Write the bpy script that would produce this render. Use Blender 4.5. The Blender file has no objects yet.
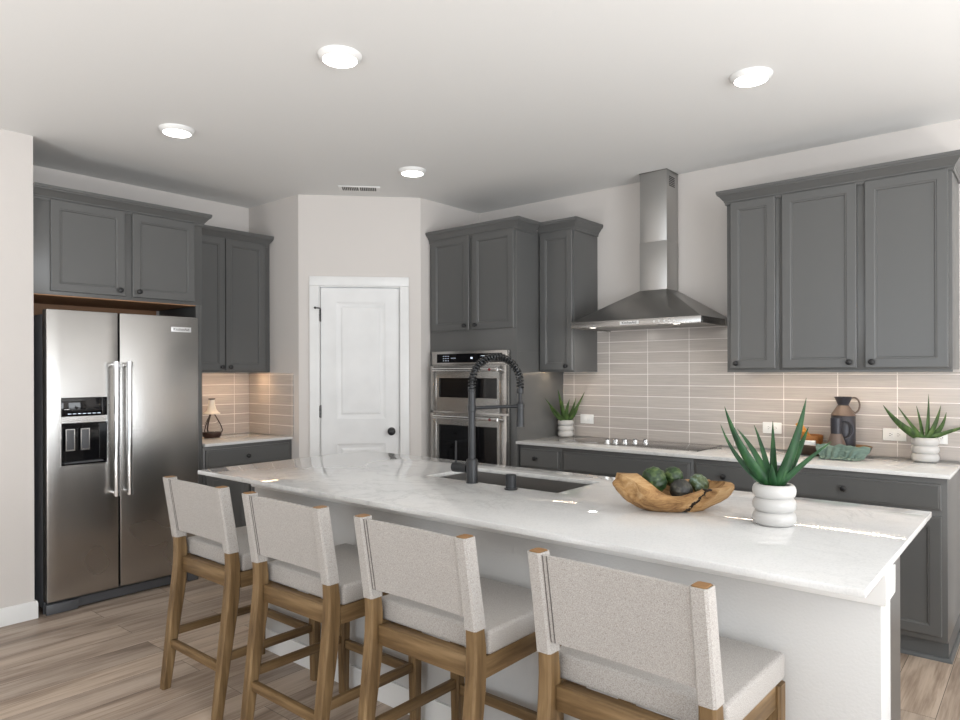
import bpy, bmesh, math, random
from mathutils import Vector, Matrix, noise
random.seed(7)
S = bpy.context.scene
COL = S.collection
pi = math.pi

# ------------------------------------------------------------------ camera
YAW = math.radians(50.066)
cam_d = bpy.data.cameras.new('camera')
cam = bpy.data.objects.new('camera', cam_d)
COL.objects.link(cam)
S.camera = cam
cam_d.sensor_width = 36.0
cam_d.lens = 683.291 / 960 * 36
cam_d.shift_y = (371.719 - 360) / 960
cam_d.clip_start = 0.05
FWD = Vector((-math.cos(YAW), math.sin(YAW), 0))
RGT = Vector((math.sin(YAW), math.cos(YAW), 0))
UP = Vector((0, 0, 1))
_m = Matrix((RGT, UP, -FWD)).transposed()
_m = _m @ Matrix.Rotation(math.radians(-0.188), 3, 'Z')
cam.matrix_world = Matrix.Translation((0, -4.516, 1.4085)) @ _m.to_4x4()

# ------------------------------------------------------------------ world, daylight, exposure
world = bpy.data.worlds.new('world')
S.world = world
world.use_nodes = True
world.node_tree.nodes['Background'].inputs[0].default_value = (0.86, 0.93, 1.0, 1)
world.node_tree.nodes['Background'].inputs[1].default_value = 1.0
S.view_settings.view_transform = 'Standard'
S.view_settings.look = 'None'
S.view_settings.gamma = 1
S.view_settings.use_curve_mapping = False
S.view_settings.exposure = 0.08


def area(name, loc, look, sx, sy, power, col=(1, 1, 1), parent=None, spread=180):
    l = bpy.data.lights.new(name, 'AREA')
    l.shape = 'RECTANGLE'
    l.size, l.size_y = sx, sy
    l.energy = power
    l.color = col
    l.spread = math.radians(spread)
    o = bpy.data.objects.new(name, l)
    COL.objects.link(o)
    o.location = loc
    o.rotation_euler = Vector(look).to_track_quat('-Z', 'Y').to_euler()
    if parent:
        o.parent = parent
    return o


# daylight coming in through the openings of the room behind and beside the camera
DAY = (0.93, 0.965, 1.0)
area('daylight_patio_opening', (-1.2, -8.35, 1.35), (0, 1, 0.5), 3.2, 2.3, 50, (0.85, 0.93, 1.0))
# unseen area lights facing up, added to brighten the ceiling
for bx_, by_, bp_ in ((1.5, -2.6, 62), (-2.6, -6.2, 62), (1.2, -6.0, 52)):
    area('ceiling_fill', (bx_, by_, .4), (0, 0, 1), .8, .8, bp_, (1.0, .99, .975))
area('daylight_side_opening', (3.05, -4.6, 1.4), (-1, 0, 0.7), 3.0, 2.2, 140, DAY)
area('daylight_side_opening', (3.05, -1.6, 1.5), (-1, 0, 0.4), 1.6, 1.6, 50, DAY)

# ------------------------------------------------------------------ materials
def new_mat(name):
    m = bpy.data.materials.new(name)
    m.use_nodes = True
    nt = m.node_tree
    return m, nt, nt.nodes['Principled BSDF']


def setp(b, **k):
    names = dict(col='Base Color', rough='Roughness', metal='Metallic', spec='Specular IOR Level', coat='Coat Weight',
                 coatr='Coat Roughness', trans='Transmission Weight', ior='IOR', emit='Emission Color', es='Emission Strength', sheen='Sheen Weight')
    for a, v in k.items():
        if a in ('col', 'emit') and len(v) == 3:
            v = (*v, 1)
        b.inputs[names[a]].default_value = v


def N(nt, typ, **k):
    n = nt.nodes.new(typ)
    for a, v in k.items():
        if hasattr(n, a) and a not in ('inputs',):
            setattr(n, a, v)
    return n


def ramp(nt, stops, fac):
    r = nt.nodes.new('ShaderNodeValToRGB')
    e = r.color_ramp.elements
    while len(e) < len(stops):
        e.new(0.5)
    for el, (p, c) in zip(e, stops):
        el.position = p
        el.color = (*c, 1) if len(c) == 3 else c
    nt.links.new(fac, r.inputs[0])
    return r.outputs[0]


def coords(nt, scale=(1, 1, 1), rot=(0, 0, 0), kind='Object'):
    tc = nt.nodes.new('ShaderNodeTexCoord')
    mp = nt.nodes.new('ShaderNodeMapping')
    mp.inputs['Scale'].default_value = scale
    mp.inputs['Rotation'].default_value = rot
    nt.links.new(tc.outputs[kind], mp.inputs[0])
    return mp.outputs[0]


def noise_tex(nt, vec, scale, detail=3, rough=0.5, dist=0.0):
    n = nt.nodes.new('ShaderNodeTexNoise')
    n.inputs['Scale'].default_value = scale
    n.inputs['Detail'].default_value = detail
    n.inputs['Roughness'].default_value = rough
    n.inputs['Distortion'].default_value = dist
    nt.links.new(vec, n.inputs['Vector'])
    return n.outputs['Fac']


def bump(nt, b, height, strength=0.2, dist=0.01):
    n = nt.nodes.new('ShaderNodeBump')
    n.inputs['Strength'].default_value = strength
    n.inputs['Distance'].default_value = dist
    nt.links.new(height, n.inputs['Height'])
    nt.links.new(n.outputs[0], b.inputs['Normal'])


def plain(name, col, rough=0.5, **k):
    m, nt, b = new_mat(name)
    setp(b, col=col, rough=rough, **k)
    # slight procedural variation of the tone
    f = noise_tex(nt, coords(nt), 6, 2)
    c = ramp(nt, [(0.3, tuple(x * 0.97 for x in col)), (0.7, tuple(min(1, x * 1.03) for x in col))], f)
    nt.links.new(c, b.inputs['Base Color'])
    return m


M = {}
# painted walls and ceiling: orange peel texture
def paint(name, col, bs=0.08):
    m, nt, b = new_mat(name)
    setp(b, col=col, rough=0.75, spec=0.3)
    bump(nt, b, noise_tex(nt, coords(nt), 120, 2), bs, 0.004)
    return m


M['wall'] = paint('wall_paint', (0.66, 0.625, 0.595))
M['ceiling'] = paint('ceiling_paint', (0.79, 0.79, 0.78))
M['island_paint'] = paint('island_panel_paint', (0.56, 0.555, 0.545), 0.2)
M['trim'] = plain('white_trim_paint', (0.80, 0.80, 0.79), 0.35)
M['door'] = plain('white_door_paint', (0.79, 0.79, 0.785), 0.4)


def cab_mat():
    m, nt, b = new_mat('grey_cabinet_paint')
    setp(b, col=(0.104, 0.105, 0.103), rough=0.30, spec=0.5)
    f = noise_tex(nt, coords(nt, (60, 60, 4)), 3, 3)
    bump(nt, b, f, 0.04, 0.002)
    return m


M['cab'] = cab_mat()
M['cab_side'] = M['cab']
M['kick'] = plain('toe_kick_grey', (0.10, 0.104, 0.105), 0.45)
M['raw_wood'] = plain('unpainted_maple_underside', (0.40, 0.21, 0.105), 0.5)
M['black'] = plain('black_metal', (0.012, 0.012, 0.013), 0.35)
M['spring'] = plain('black_spring_wire', (0.012, 0.013, 0.014), 0.22)
M['matte_black'] = plain('matte_black_faucet', (0.012, 0.0135, 0.016), 0.38)


def steel(name, col=(0.47, 0.46, 0.445), rough=0.27, axis='x'):
    m, nt, b = new_mat(name)
    setp(b, col=col, rough=rough, metal=1.0)
    sc = (1.5, 1.5, 1.5)
    f = noise_tex(nt, coords(nt, sc), 1.0, 2)
    r = nt.nodes.new('ShaderNodeMapRange')
    r.inputs['To Min'].default_value = rough - 0.015
    r.inputs['To Max'].default_value = rough + 0.015
    nt.links.new(f, r.inputs['Value'])
    nt.links.new(r.outputs[0], b.inputs['Roughness'])
    return m


M['steel'] = steel('brushed_stainless_steel')
M['steel_duct'] = steel('brushed_duct_steel', (0.47, 0.465, 0.455), 0.38)
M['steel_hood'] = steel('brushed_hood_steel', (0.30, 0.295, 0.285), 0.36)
M['sink'] = steel('brushed_sink_steel', (0.42, 0.41, 0.40), 0.32)
M['chrome'] = plain('polished_handle_steel', (0.75, 0.75, 0.75), 0.14, metal=1.0)
M['fridge_side'] = plain('dark_grey_fridge_shell', (0.14, 0.147, 0.16), 0.4)
M['plastic_dark'] = plain('dark_grey_plastic', (0.085, 0.088, 0.095), 0.45)
M['gloss_black'] = plain('black_glass', (0.006, 0.006, 0.007), 0.05)
M['cook_glass'] = plain('cooktop_glass', (0.05, 0.048, 0.046), 0.08)
M['knob_silver'] = plain('silver_knob', (0.75, 0.75, 0.74), 0.25, metal=0.9)
M['white_plastic'] = plain('white_plastic', (0.82, 0.82, 0.81), 0.35)
M['slot'] = plain('dark_slot', (0.03, 0.03, 0.03), 0.6)
M['red'] = plain('red_medallion', (0.16, 0.015, 0.015), 0.3)
M['ink'] = plain('dark_lettering', (0.02, 0.02, 0.02), 0.5)
M['badge'] = plain('silver_badge', (0.78, 0.78, 0.78), 0.3, metal=0.3)
M['ceramic'] = plain('white_ceramic', (0.50, 0.49, 0.475), 0.35)
M['soil'] = plain('potting_soil', (0.035, 0.022, 0.014), 0.9)


def emit(name, col, s):
    m, nt, b = new_mat(name)
    setp(b, col=col, emit=col, es=s, rough=0.5)
    return m


M['lamp'] = emit('lamp_diffuser', (1.0, 0.97, 0.93), 8.0)
M['hood_lamp'] = emit('hood_lamp', (1.0, 0.95, 0.86), 12.0)
M['led'] = emit('led_strip', (1.0, 0.79, 0.57), 75.0)
M['led_warm'] = emit('warm_led_strip', (1.0, 0.66, 0.38), 90.0)
M['screen'] = emit('lit_display', (0.75, 0.85, 1.0), 0.7)


def floor_mat():
    m, nt, b = new_mat('vinyl_plank_floor')
    tc = N(nt, 'ShaderNodeTexCoord')
    sep = N(nt, 'ShaderNodeSeparateXYZ')
    com = N(nt, 'ShaderNodeCombineXYZ')
    nt.links.new(tc.outputs['Object'], sep.inputs[0])
    nt.links.new(sep.outputs[1], com.inputs[0])
    nt.links.new(sep.outputs[0], com.inputs[1])
    br = N(nt, 'ShaderNodeTexBrick', offset=0.37, offset_frequency=2)
    br.inputs['Color1'].default_value = (0.0, 0.0, 0.0, 1)
    br.inputs['Color2'].default_value = (1, 1, 1, 1)
    br.inputs['Mortar'].default_value = (0.5, 0.5, 0.5, 1)
    br.inputs['Scale'].default_value = 1
    br.inputs['Mortar Size'].default_value = 0.0012
    br.inputs['Brick Width'].default_value = 1.22
    br.inputs['Row Height'].default_value = 0.182
    nt.links.new(com.outputs[0], br.inputs['Vector'])
    # grain coordinates shifted plank by plank
    mul = N(nt, 'ShaderNodeVectorMath', operation='MULTIPLY_ADD')
    nt.links.new(br.outputs['Color'], mul.inputs[0])
    mul.inputs[1].default_value = (7.3, 3.1, 5.0)
    nt.links.new(com.outputs[0], mul.inputs[2])
    mp = N(nt, 'ShaderNodeMapping')
    mp.inputs['Scale'].default_value = (0.9, 9.0, 1)
    nt.links.new(mul.outputs[0], mp.inputs[0])
    f1 = noise_tex(nt, mp.outputs[0], 1.3, 4, 0.55, 0.6)
    mp2 = N(nt, 'ShaderNodeMapping')
    mp2.inputs['Scale'].default_value = (3.0, 70.0, 1)
    nt.links.new(mul.outputs[0], mp2.inputs[0])
    f2 = noise_tex(nt, mp2.outputs[0], 1.5, 3, 0.6)
    mix = N(nt, 'ShaderNodeMix', data_type='FLOAT')
    mix.inputs[0].default_value = 0.3
    nt.links.new(f1, mix.inputs[2])
    nt.links.new(f2, mix.inputs[3])
    c = ramp(nt, [(0.28, (0.17, 0.122, 0.090)), (0.42, (0.31, 0.238, 0.182)), (0.55, (0.48, 0.388, 0.308)), (0.74, (0.59, 0.49, 0.40))], mix.outputs[0])
    # plank tone
    tone = ramp(nt, [(0.0, (0.82, 0.82, 0.84)), (1.0, (1.08, 1.06, 1.04))], br.outputs['Color'])
    mm = N(nt, 'ShaderNodeMix', data_type='RGBA', blend_type='MULTIPLY')
    mm.inputs[0].default_value = 1
    nt.links.new(c, mm.inputs[6])
    nt.links.new(tone, mm.inputs[7])
    mo = N(nt, 'ShaderNodeMix', data_type='RGBA')
    nt.links.new(br.outputs['Fac'], mo.inputs[0])
    nt.links.new(mm.outputs[2], mo.inputs[6])
    mo.inputs[7].default_value = (0.07, 0.055, 0.045, 1)
    nt.links.new(mo.outputs[2], b.inputs['Base Color'])
    setp(b, rough=0.42, spec=0.4)
    bump(nt, b, f2, 0.06, 0.002)
    return m


M['floor'] = floor_mat()


def tile_mat(name, u, u0, z0):
    """stacked 12 x 3 inch tiles; u is the world axis along the wall"""
    m, nt, b = new_mat(name)
    tc = N(nt, 'ShaderNodeTexCoord')
    sep = N(nt, 'ShaderNodeSeparateXYZ')
    com = N(nt, 'ShaderNodeCombineXYZ')
    nt.links.new(tc.outputs['Object'], sep.inputs[0])
    for i, src, off in ((0, sep.outputs['xy'.index(u)], u0), (1, sep.outputs[2], z0)):
        ad = N(nt, 'ShaderNodeMath', operation='SUBTRACT')
        nt.links.new(src, ad.inputs[0])
        ad.inputs[1].default_value = off
        nt.links.new(ad.outputs[0], com.inputs[i])
    br = N(nt, 'ShaderNodeTexBrick', offset=0.0)
    br.inputs['Color1'].default_value = (0.44, 0.40, 0.372, 1)
    br.inputs['Color2'].default_value = (0.48, 0.44, 0.41, 1)
    br.inputs['Mortar'].default_value = (0.80, 0.77, 0.74, 1)
    br.inputs['Scale'].default_value = 1
    br.inputs['Mortar Size'].default_value = 0.0024
    br.inputs['Mortar Smooth'].default_value = 0.2
    br.inputs['Brick Width'].default_value = 0.3075
    br.inputs['Row Height'].default_value = 0.0793
    nt.links.new(com.outputs[0], br.inputs['Vector'])
    mp = N(nt, 'ShaderNodeMapping')
    mp.inputs['Scale'].default_value = (4, 90, 1)
    nt.links.new(com.outputs[0], mp.inputs[0])
    f = noise_tex(nt, mp.outputs[0], 1.2, 3, 0.6)
    tone = ramp(nt, [(0.3, (0.90, 0.90, 0.90)), (0.7, (1.08, 1.08, 1.08))], f)
    mm = N(nt, 'ShaderNodeMix', data_type='RGBA', blend_type='MULTIPLY')
    mm.inputs[0].default_value = 1
    nt.links.new(br.outputs['Color'], mm.inputs[6])
    nt.links.new(tone, mm.inputs[7])
    nt.links.new(mm.outputs[2], b.inputs['Base Color'])
    r = N(nt, 'ShaderNodeMapRange')
    r.inputs['To Min'].default_value = 0.22
    r.inputs['To Max'].default_value = 0.8
    nt.links.new(br.outputs['Fac'], r.inputs['Value'])
    nt.links.new(r.outputs[0], b.inputs['Roughness'])
    inv = N(nt, 'ShaderNodeMath', operation='SUBTRACT')
    inv.inputs[0].default_value = 1
    nt.links.new(br.outputs['Fac'], inv.inputs[1])
    bump(nt, b, inv.outputs[0], 0.3, 0.002)
    return m


M['tile_back'] = tile_mat('tile_back', 'x', -2.828 - 0.3075 * 4, 0.990 - 0.0793 * 2)
M['tile_left'] = tile_mat('tile_left', 'y', -1.535 - 0.3075 * 4, 0.994 - 0.0793 * 2)
M['tile_side'] = tile_mat('tile_side', 'x', -4.808 - 0.3075 * 4, 0.994 - 0.0793 * 2)


def quartz():
    m, nt, b = new_mat('white_veined_quartz')
    v = coords(nt)
    n1 = noise_tex(nt, v, 3.2, 5, 0.6, 1.6)
    a = N(nt, 'ShaderNodeMath', operation='SUBTRACT')
    nt.links.new(n1, a.inputs[0]); a.inputs[1].default_value = 0.5
    ab = N(nt, 'ShaderNodeMath', operation='ABSOLUTE')
    nt.links.new(a.outputs[0], ab.inputs[0])
    vein = ramp(nt, [(0.0, (0.82, 0.82, 0.815)), (0.012, (0.92, 0.918, 0.915)), (0.05, (1.0, 0.998, 0.99))], ab.outputs[0])
    n2 = noise_tex(nt, v, 2.0, 4, 0.55, 0.5)
    cloud = ramp(nt, [(0.35, (0.93, 0.93, 0.935)), (0.6, (1.0, 1.0, 1.0))], n2)
    mm = N(nt, 'ShaderNodeMix', data_type='RGBA', blend_type='MULTIPLY')
    mm.inputs[0].default_value = 1
    nt.links.new(vein, mm.inputs[6]); nt.links.new(cloud, mm.inputs[7])
    n4 = noise_tex(nt, v, 1.3, 2, 0.5)
    msk = ramp(nt, [(0.42, (0, 0, 0)), (0.58, (1, 1, 1))], n4)
    mv = N(nt, 'ShaderNodeMix', data_type='RGBA')
    nt.links.new(msk, mv.inputs[0])
    nt.links.new(cloud, mv.inputs[6]); nt.links.new(mm.outputs[2], mv.inputs[7])
    base = N(nt, 'ShaderNodeMix', data_type='RGBA', blend_type='MULTIPLY')
    base.inputs[0].default_value = 1
    nt.links.new(mv.outputs[2], base.inputs[6])
    n3 = noise_tex(nt, v, 180, 2, 0.5)
    sp = ramp(nt, [(0.3, (0.64, 0.64, 0.635)), (0.55, (0.70, 0.698, 0.69))], n3)
    # where the vein mix is off the cloud map is a plain multiplier
    nt.links.new(sp, base.inputs[7])
    hs = N(nt, 'ShaderNodeHueSaturation')
    hs.inputs['Value'].default_value = 0.98
    nt.links.new(base.outputs[2], hs.inputs['Color'])
    nt.links.new(hs.outputs[0], b.inputs['Base Color'])
    setp(b, rough=0.04, spec=0.5)
    return m


M['quartz'] = quartz()


def fabric():
    m, nt, b = new_mat('oatmeal_linen')
    v = coords(nt)
    f = noise_tex(nt, v, 420, 2, 0.7)
    g = noise_tex(nt, v, 130, 2, 0.6)
    c = ramp(nt, [(0.25, (0.23, 0.21, 0.19)), (0.5, (0.39, 0.367, 0.345)), (0.75, (0.53, 0.51, 0.49))], f)
    nt.links.new(c, b.inputs['Base Color'])
    setp(b, rough=0.95, spec=0.15, sheen=0.15)
    ad = N(nt, 'ShaderNodeMath', operation='ADD')
    nt.links.new(f, ad.inputs[0]); nt.links.new(g, ad.inputs[1])
    bump(nt, b, ad.outputs[0], 0.3, 0.002)
    return m


M['fabric'] = fabric()
M['seam'] = plain('dark_seam_thread', (0.10, 0.09, 0.085), 0.9)


def wood(name, cols, axis='z', sc=1.0, rough=0.5):
    m, nt, b = new_mat(name)
    s = {'x': (2, 26, 26), 'y': (26, 2, 26), 'z': (26, 26, 2)}[axis]
    f = noise_tex(nt, coords(nt, tuple(x * sc for x in s)), 1.4, 4, 0.6, 0.4)
    c = ramp(nt, [(0.3, cols[0]), (0.52, cols[1]), (0.72, cols[2])], f)
    nt.links.new(c, b.inputs['Base Color'])
    setp(b, rough=rough, spec=0.35)
    bump(nt, b, f, 0.08, 0.002)
    return m


OAK = [(0.085, 0.048, 0.019), (0.175, 0.108, 0.048), (0.26, 0.170, 0.083)]
M['oak_z'] = wood('oak_upright', OAK, 'z')
M['oak_x'] = wood('oak_crosswise', OAK, 'x')
M['oak_y'] = wood('oak_lengthwise', OAK, 'y')
M['oak_end'] = plain('oak_end_grain', (0.27, 0.14, 0.05), 0.5)
M['tray_wood'] = wood('dark_tray_wood', [(0.03, 0.018, 0.012), (0.05, 0.03, 0.02), (0.08, 0.05, 0.03)], 'x')
M['tray_in'] = wood('tan_tray_wood', [(0.28, 0.15, 0.07), (0.36, 0.21, 0.10), (0.42, 0.27, 0.14)], 'x')
M['bowl_small'] = wood('reddish_bowl_wood', [(0.22, 0.085, 0.025), (0.34, 0.14, 0.04), (0.42, 0.19, 0.06)], 'x')
M['orange_wood'] = wood('orange_wood', [(0.45, 0.17, 0.02), (0.62, 0.26, 0.04), (0.72, 0.34, 0.07)], 'z')


def teak():
    m, nt, b = new_mat('teak_root_wood')
    v = coords(nt, (6, 14, 14))
    f = noise_tex(nt, v, 1.6, 6, 0.65, 1.2)
    c = ramp(nt, [(0.22, (0.03, 0.016, 0.008)), (0.36, (0.20, 0.10, 0.038)), (0.54, (0.43, 0.25, 0.105)), (0.75, (0.60, 0.42, 0.23))], f)
    nt.links.new(c, b.inputs['Base Color'])
    # the dark split in the front of the bowl
    sep = N(nt, 'ShaderNodeSeparateXYZ')
    nt.links.new(coords(nt), sep.inputs[0])
    def mth(op, a_, b_):
        q = N(nt, 'ShaderNodeMath', operation=op)
        for i_, v_ in enumerate((a_, b_)):
            if isinstance(v_, (int, float)):
                q.inputs[i_].default_value = v_
            else:
                nt.links.new(v_, q.inputs[i_])
        return q.outputs[0]
    wob = noise_tex(nt, coords(nt), 45, 3, 0.6)
    line = mth('ADD', mth('MULTIPLY', sep.outputs[2], .75), .022)
    dd_ = mth('ABSOLUTE', mth('ADD', mth('SUBTRACT', sep.outputs[0], line), mth('MULTIPLY', mth('SUBTRACT', wob, .5), .05)), 0)
    inn = mth('MULTIPLY', mth('LESS_THAN', dd_, .011), mth('LESS_THAN', sep.outputs[1], -.03))
    mxc = N(nt, 'ShaderNodeMix', data_type='RGBA')
    nt.links.new(inn, mxc.inputs[0])
    nt.links.new(c, mxc.inputs[6])
    mxc.inputs[7].default_value = (0.02, 0.012, 0.008, 1)
    nt.links.new(mxc.outputs[2], b.inputs['Base Color'])
    setp(b, rough=0.6, spec=0.3)
    bump(nt, b, f, 0.5, 0.006)
    return m


M['teak'] = teak()


def leafmat(name, a, bb, cc):
    m, nt, b = new_mat(name)
    f = noise_tex(nt, coords(nt, (20, 20, 8)), 2.0, 3, 0.5)
    c = ramp(nt, [(0.3, a), (0.55, bb), (0.8, cc)], f)
    nt.links.new(c, b.inputs['Base Color'])
    setp(b, rough=0.5, spec=0.3)
    return m


M['aloe'] = leafmat('aloe_green', (0.006, 0.030, 0.010), (0.012, 0.058, 0.017), (0.035, 0.105, 0.026))
M['aloe_olive'] = leafmat('aloe_olive_green', (0.02, 0.04, 0.012), (0.05, 0.10, 0.022), (0.12, 0.17, 0.04))


def arti(name, cols):
    m, nt, b = new_mat(name)
    f = noise_tex(nt, coords(nt), 38, 4, 0.6, 0.6)
    c = ramp(nt, [(0.3, cols[0]), (0.5, cols[1]), (0.68, cols[2])], f)
    nt.links.new(c, b.inputs['Base Color'])
    setp(b, rough=0.38, spec=0.5)
    bump(nt, b, f, 0.4, 0.004)
    return m


M['arti'] = arti('mottled_green_skin', [(0.006, 0.010, 0.008), (0.022, 0.055, 0.014), (0.11, 0.15, 0.05)])
M['arti_dark'] = arti('mottled_dark_skin', [(0.008, 0.008, 0.010), (0.03, 0.03, 0.025), (0.07, 0.065, 0.05)])
M['arti_blue'] = arti('mottled_teal_skin', [(0.015, 0.03, 0.015), (0.08, 0.11, 0.04), (0.22, 0.30, 0.27)])
M['cloth'] = plain('sage_green_cloth', (0.125, 0.185, 0.155), 0.9)
M['bronze'] = plain('bronze_brown_pottery', (0.115, 0.082, 0.066), 0.5, metal=0.0)
M['pewter'] = plain('dark_blue_grey_pottery', (0.032, 0.032, 0.040), 0.4, metal=0.25)
M['cream'] = plain('cream_ceramic', (0.74, 0.70, 0.63), 0.4)
M['dark_strap'] = plain('dark_brown_strap', (0.035, 0.014, 0.010), 0.5)


def glass():
    m, nt, b = new_mat('clear_glass')
    setp(b, col=(1, 1, 1), rough=0.02, trans=1.0, ior=1.1)
    return m


M['glass'] = glass()


# ------------------------------------------------------------------ mesh helpers
class MB:
    def __init__(s):
        s.bm = bmesh.new()

    def box(s, x0, x1, y0, y1, z0, z1, bev=0.0, seg=2):
        r = bmesh.ops.create_cube(s.bm, size=1)
        vs = r['verts']
        for v in vs:
            v.co = Vector((x0 + (v.co.x + .5) * (x1 - x0), y0 + (v.co.y + .5) * (y1 - y0), z0 + (v.co.z + .5) * (z1 - z0)))
        if bev > 0:
            es = list({e for v in vs for e in v.link_edges})
            bmesh.ops.bevel(s.bm, geom=es, offset=bev, segments=seg, affect='EDGES', profile=0.5)
        return s

    def loops(s, rings, cap0=True, cap1=True, closed=True):
        """skin a list of rings (lists of points, same length)"""
        vr = [[s.bm.verts.new(p) for p in r] for r in rings]
        n = len(vr[0])
        for a, b in zip(vr, vr[1:]):
            for i in range(n if closed else n - 1):
                j = (i + 1) % n
                s.bm.faces.new((a[i], a[j], b[j], b[i]))
        if cap0:
            s.bm.faces.new(list(reversed(vr[0])))
        if cap1:
            s.bm.faces.new(vr[-1])
        return s

    def panel(s, x0, x1, z0, z1, yb, prof):
        """front (towards -y) built from nested rectangles: prof is (inset, depth in front of yb)"""
        def ring(i, d):
            return [(x0 + i, yb - d, z0 + i), (x1 - i, yb - d, z0 + i), (x1 - i, yb - d, z1 - i), (x0 + i, yb - d, z1 - i)]
        s.loops([ring(i, d) for i, d in prof])
        return s

    def tube(s, pts, r, seg=10, cap=True):
        pts = [Vector(p) for p in pts]
        rad = r if isinstance(r, (list, tuple)) else [r] * len(pts)
        t0 = (pts[1] - pts[0]).normalized()
        ref = Vector((0, 0, 1)) if abs(t0.z) < 0.9 else Vector((1, 0, 0))
        nrm = (ref - t0 * ref.dot(t0)).normalized()
        rings = []
        for i, p in enumerate(pts):
            if i == 0:
                t = t0
            elif i == len(pts) - 1:
                t = (pts[i] - pts[i - 1]).normalized()
            else:
                t = ((pts[i + 1] - p).normalized() + (p - pts[i - 1]).normalized()).normalized()
            nrm = (nrm - t * nrm.dot(t)).normalized()
            bn = t.cross(nrm)
            rings.append([p + (nrm * math.cos(2 * pi * k / seg) + bn * math.sin(2 * pi * k / seg)) * rad[i] for k in range(seg)])
        s.loops(rings, cap, cap)
        return s

    def lathe(s, prof, seg=32, c=(0, 0, 0), cap0=True, cap1=True, axis='z'):
        rings = []
        for r, h in prof:
            ring = []
            for k in range(seg):
                a = 2 * pi * k / seg
                p = (r * math.cos(a), r * math.sin(a), h)
                if axis == 'y':
                    p = (p[0], -p[2], p[1])      # axis points towards -y
                elif axis == 'x':
                    p = (p[2], p[0], p[1])
                ring.append((c[0] + p[0], c[1] + p[1], c[2] + p[2]))
            rings.append(ring)
        s.loops(rings, cap0, cap1)
        return s

    def prism(s, poly, z0, z1):
        s.loops([[(x, y, z0) for x, y in poly], [(x, y, z1) for x, y in poly]])
        return s

    def sweep(s, path, prof):
        """sweep a (out, z) profile along a flat path; out is to the right of the direction of travel"""
        P = [Vector((x, y)) for x, y in path]
        rings = []
        for i, p in enumerate(P):
            ds = []
            if i > 0:
                ds.append((P[i] - P[i - 1]).normalized())
            if i < len(P) - 1:
                ds.append((P[i + 1] - P[i]).normalized())
            ns = [Vector((d.y, -d.x)) for d in ds]
            if len(ns) == 1:
                off = ns[0]
            else:
                m = (ns[0] + ns[1]).normalized()
                off = m / max(0.2, m.dot(ns[0]))
            rings.append([(p.x + off.x * o, p.y + off.y * o, z) for o, z in prof])
        s.loops(rings)
        return s

    def xform(s, mat):
        bmesh.ops.transform(s.bm, matrix=mat, verts=s.bm.verts)
        return s

    def build(s, name, mat, parent=None, smooth=35):
        bmesh.ops.recalc_face_normals(s.bm, faces=s.bm.faces)
        me = bpy.data.meshes.new(name)
        s.bm.to_mesh(me)
        s.bm.free()
        o = bpy.data.objects.new(name, me)
        COL.objects.link(o)
        me.materials.append(mat)
        if smooth:
            me.polygons.foreach_set('use_smooth', [True] * len(me.polygons))
            me.set_sharp_from_angle(angle=math.radians(smooth))
        if parent:
            o.parent = parent
        return o


def tag(o, label, cat, group=None):
    o['label'] = label
    o['category'] = cat
    if group:
        o['group'] = group
    return o


def thing(name, label, cat, loc=(0, 0, 0), rz=0.0, group=None):
    o = bpy.data.objects.new(name, None)
    COL.objects.link(o)
    o.empty_display_size = 0.1
    o.location = loc
    o.rotation_euler = (0, 0, rz)
    return tag(o, label, cat, group)


def struct(o):
    o['kind'] = 'structure'
    return o


def copy_tree(o, parent=None):
    c = o.copy()
    COL.objects.link(c)
    if parent:
        c.parent = parent
    for ch in o.children:
        copy_tree(ch, c)
    return c


def text(name, body, size, mat, parent, mtx, depth=0.0006):
    cu = bpy.data.curves.new(name, 'FONT')
    cu.body = body
    cu.size = size
    cu.extrude = depth
    cu.align_x = 'CENTER'
    cu.align_y = 'CENTER'
    tmp = bpy.data.objects.new(name + '_curve', cu)
    COL.objects.link(tmp)
    bpy.context.view_layer.update()
    me = bpy.data.meshes.new_from_object(tmp)
    bpy.data.objects.remove(tmp)
    me.transform(mtx)
    me.materials.clear()
    me.materials.append(mat)
    o = bpy.data.objects.new(name, me)
    COL.objects.link(o)
    o.parent = parent
    return o


FRONT = Matrix.Rotation(pi / 2, 4, 'X')        # text standing upright, read from -y


def T(x, y, z):
    return Matrix.Translation((x, y, z))


# ------------------------------------------------------------------ the room
ZC = 2.771
LX = -5.113                  # wall behind the fridge
NY = -1.394                  # nook side wall
P2 = Vector((-4.424, -1.394)); P3 = Vector((-3.787, -0.711))
RX, FY = 3.2, -8.5

struct(MB().box(LX - .1, RX + .1, FY - .1, 0.1, -0.1, 0).build('floor', M['floor'], smooth=0))
struct(MB().box(LX - .1, RX + .1, FY - .1, 0.1, ZC, ZC + .1).build('ceiling', M['ceiling'], smooth=0))
struct(MB().box(P3.x - .09, RX, 0, 0.1, 0, ZC).build('wall_back', M['wall'], smooth=0))
struct(MB().box(LX - .1, LX, -3.151, NY, 0, ZC).build('wall_left', M['wall'], smooth=0))
struct(MB().box(LX - .1, -4.488, FY, -3.151, 0, ZC).build('wall_partition', M['wall'], smooth=0))

# pantry corner: two short walls and the diagonal one with the door
U = (P3 - P2).normalized()
NI = Vector((-U.y, U.x))                # into the pantry
LEN = (P3 - P2).length
PT = 0.11
struct(MB().prism([(LX - .1, NY), (P2.x, NY), (P2.x + .043, NY + .1), (LX - .1, NY + .1)], 0, ZC).build('wall_nook', M['wall'], smooth=0))
struct(MB().prism([(P3.x, P3.y), (P3.x, 0.0), (P3.x - .09, 0.0), (P3.x - .09, P3.y + .03)], 0, ZC).build('wall_pantry_side', M['wall'], smooth=0))


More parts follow.
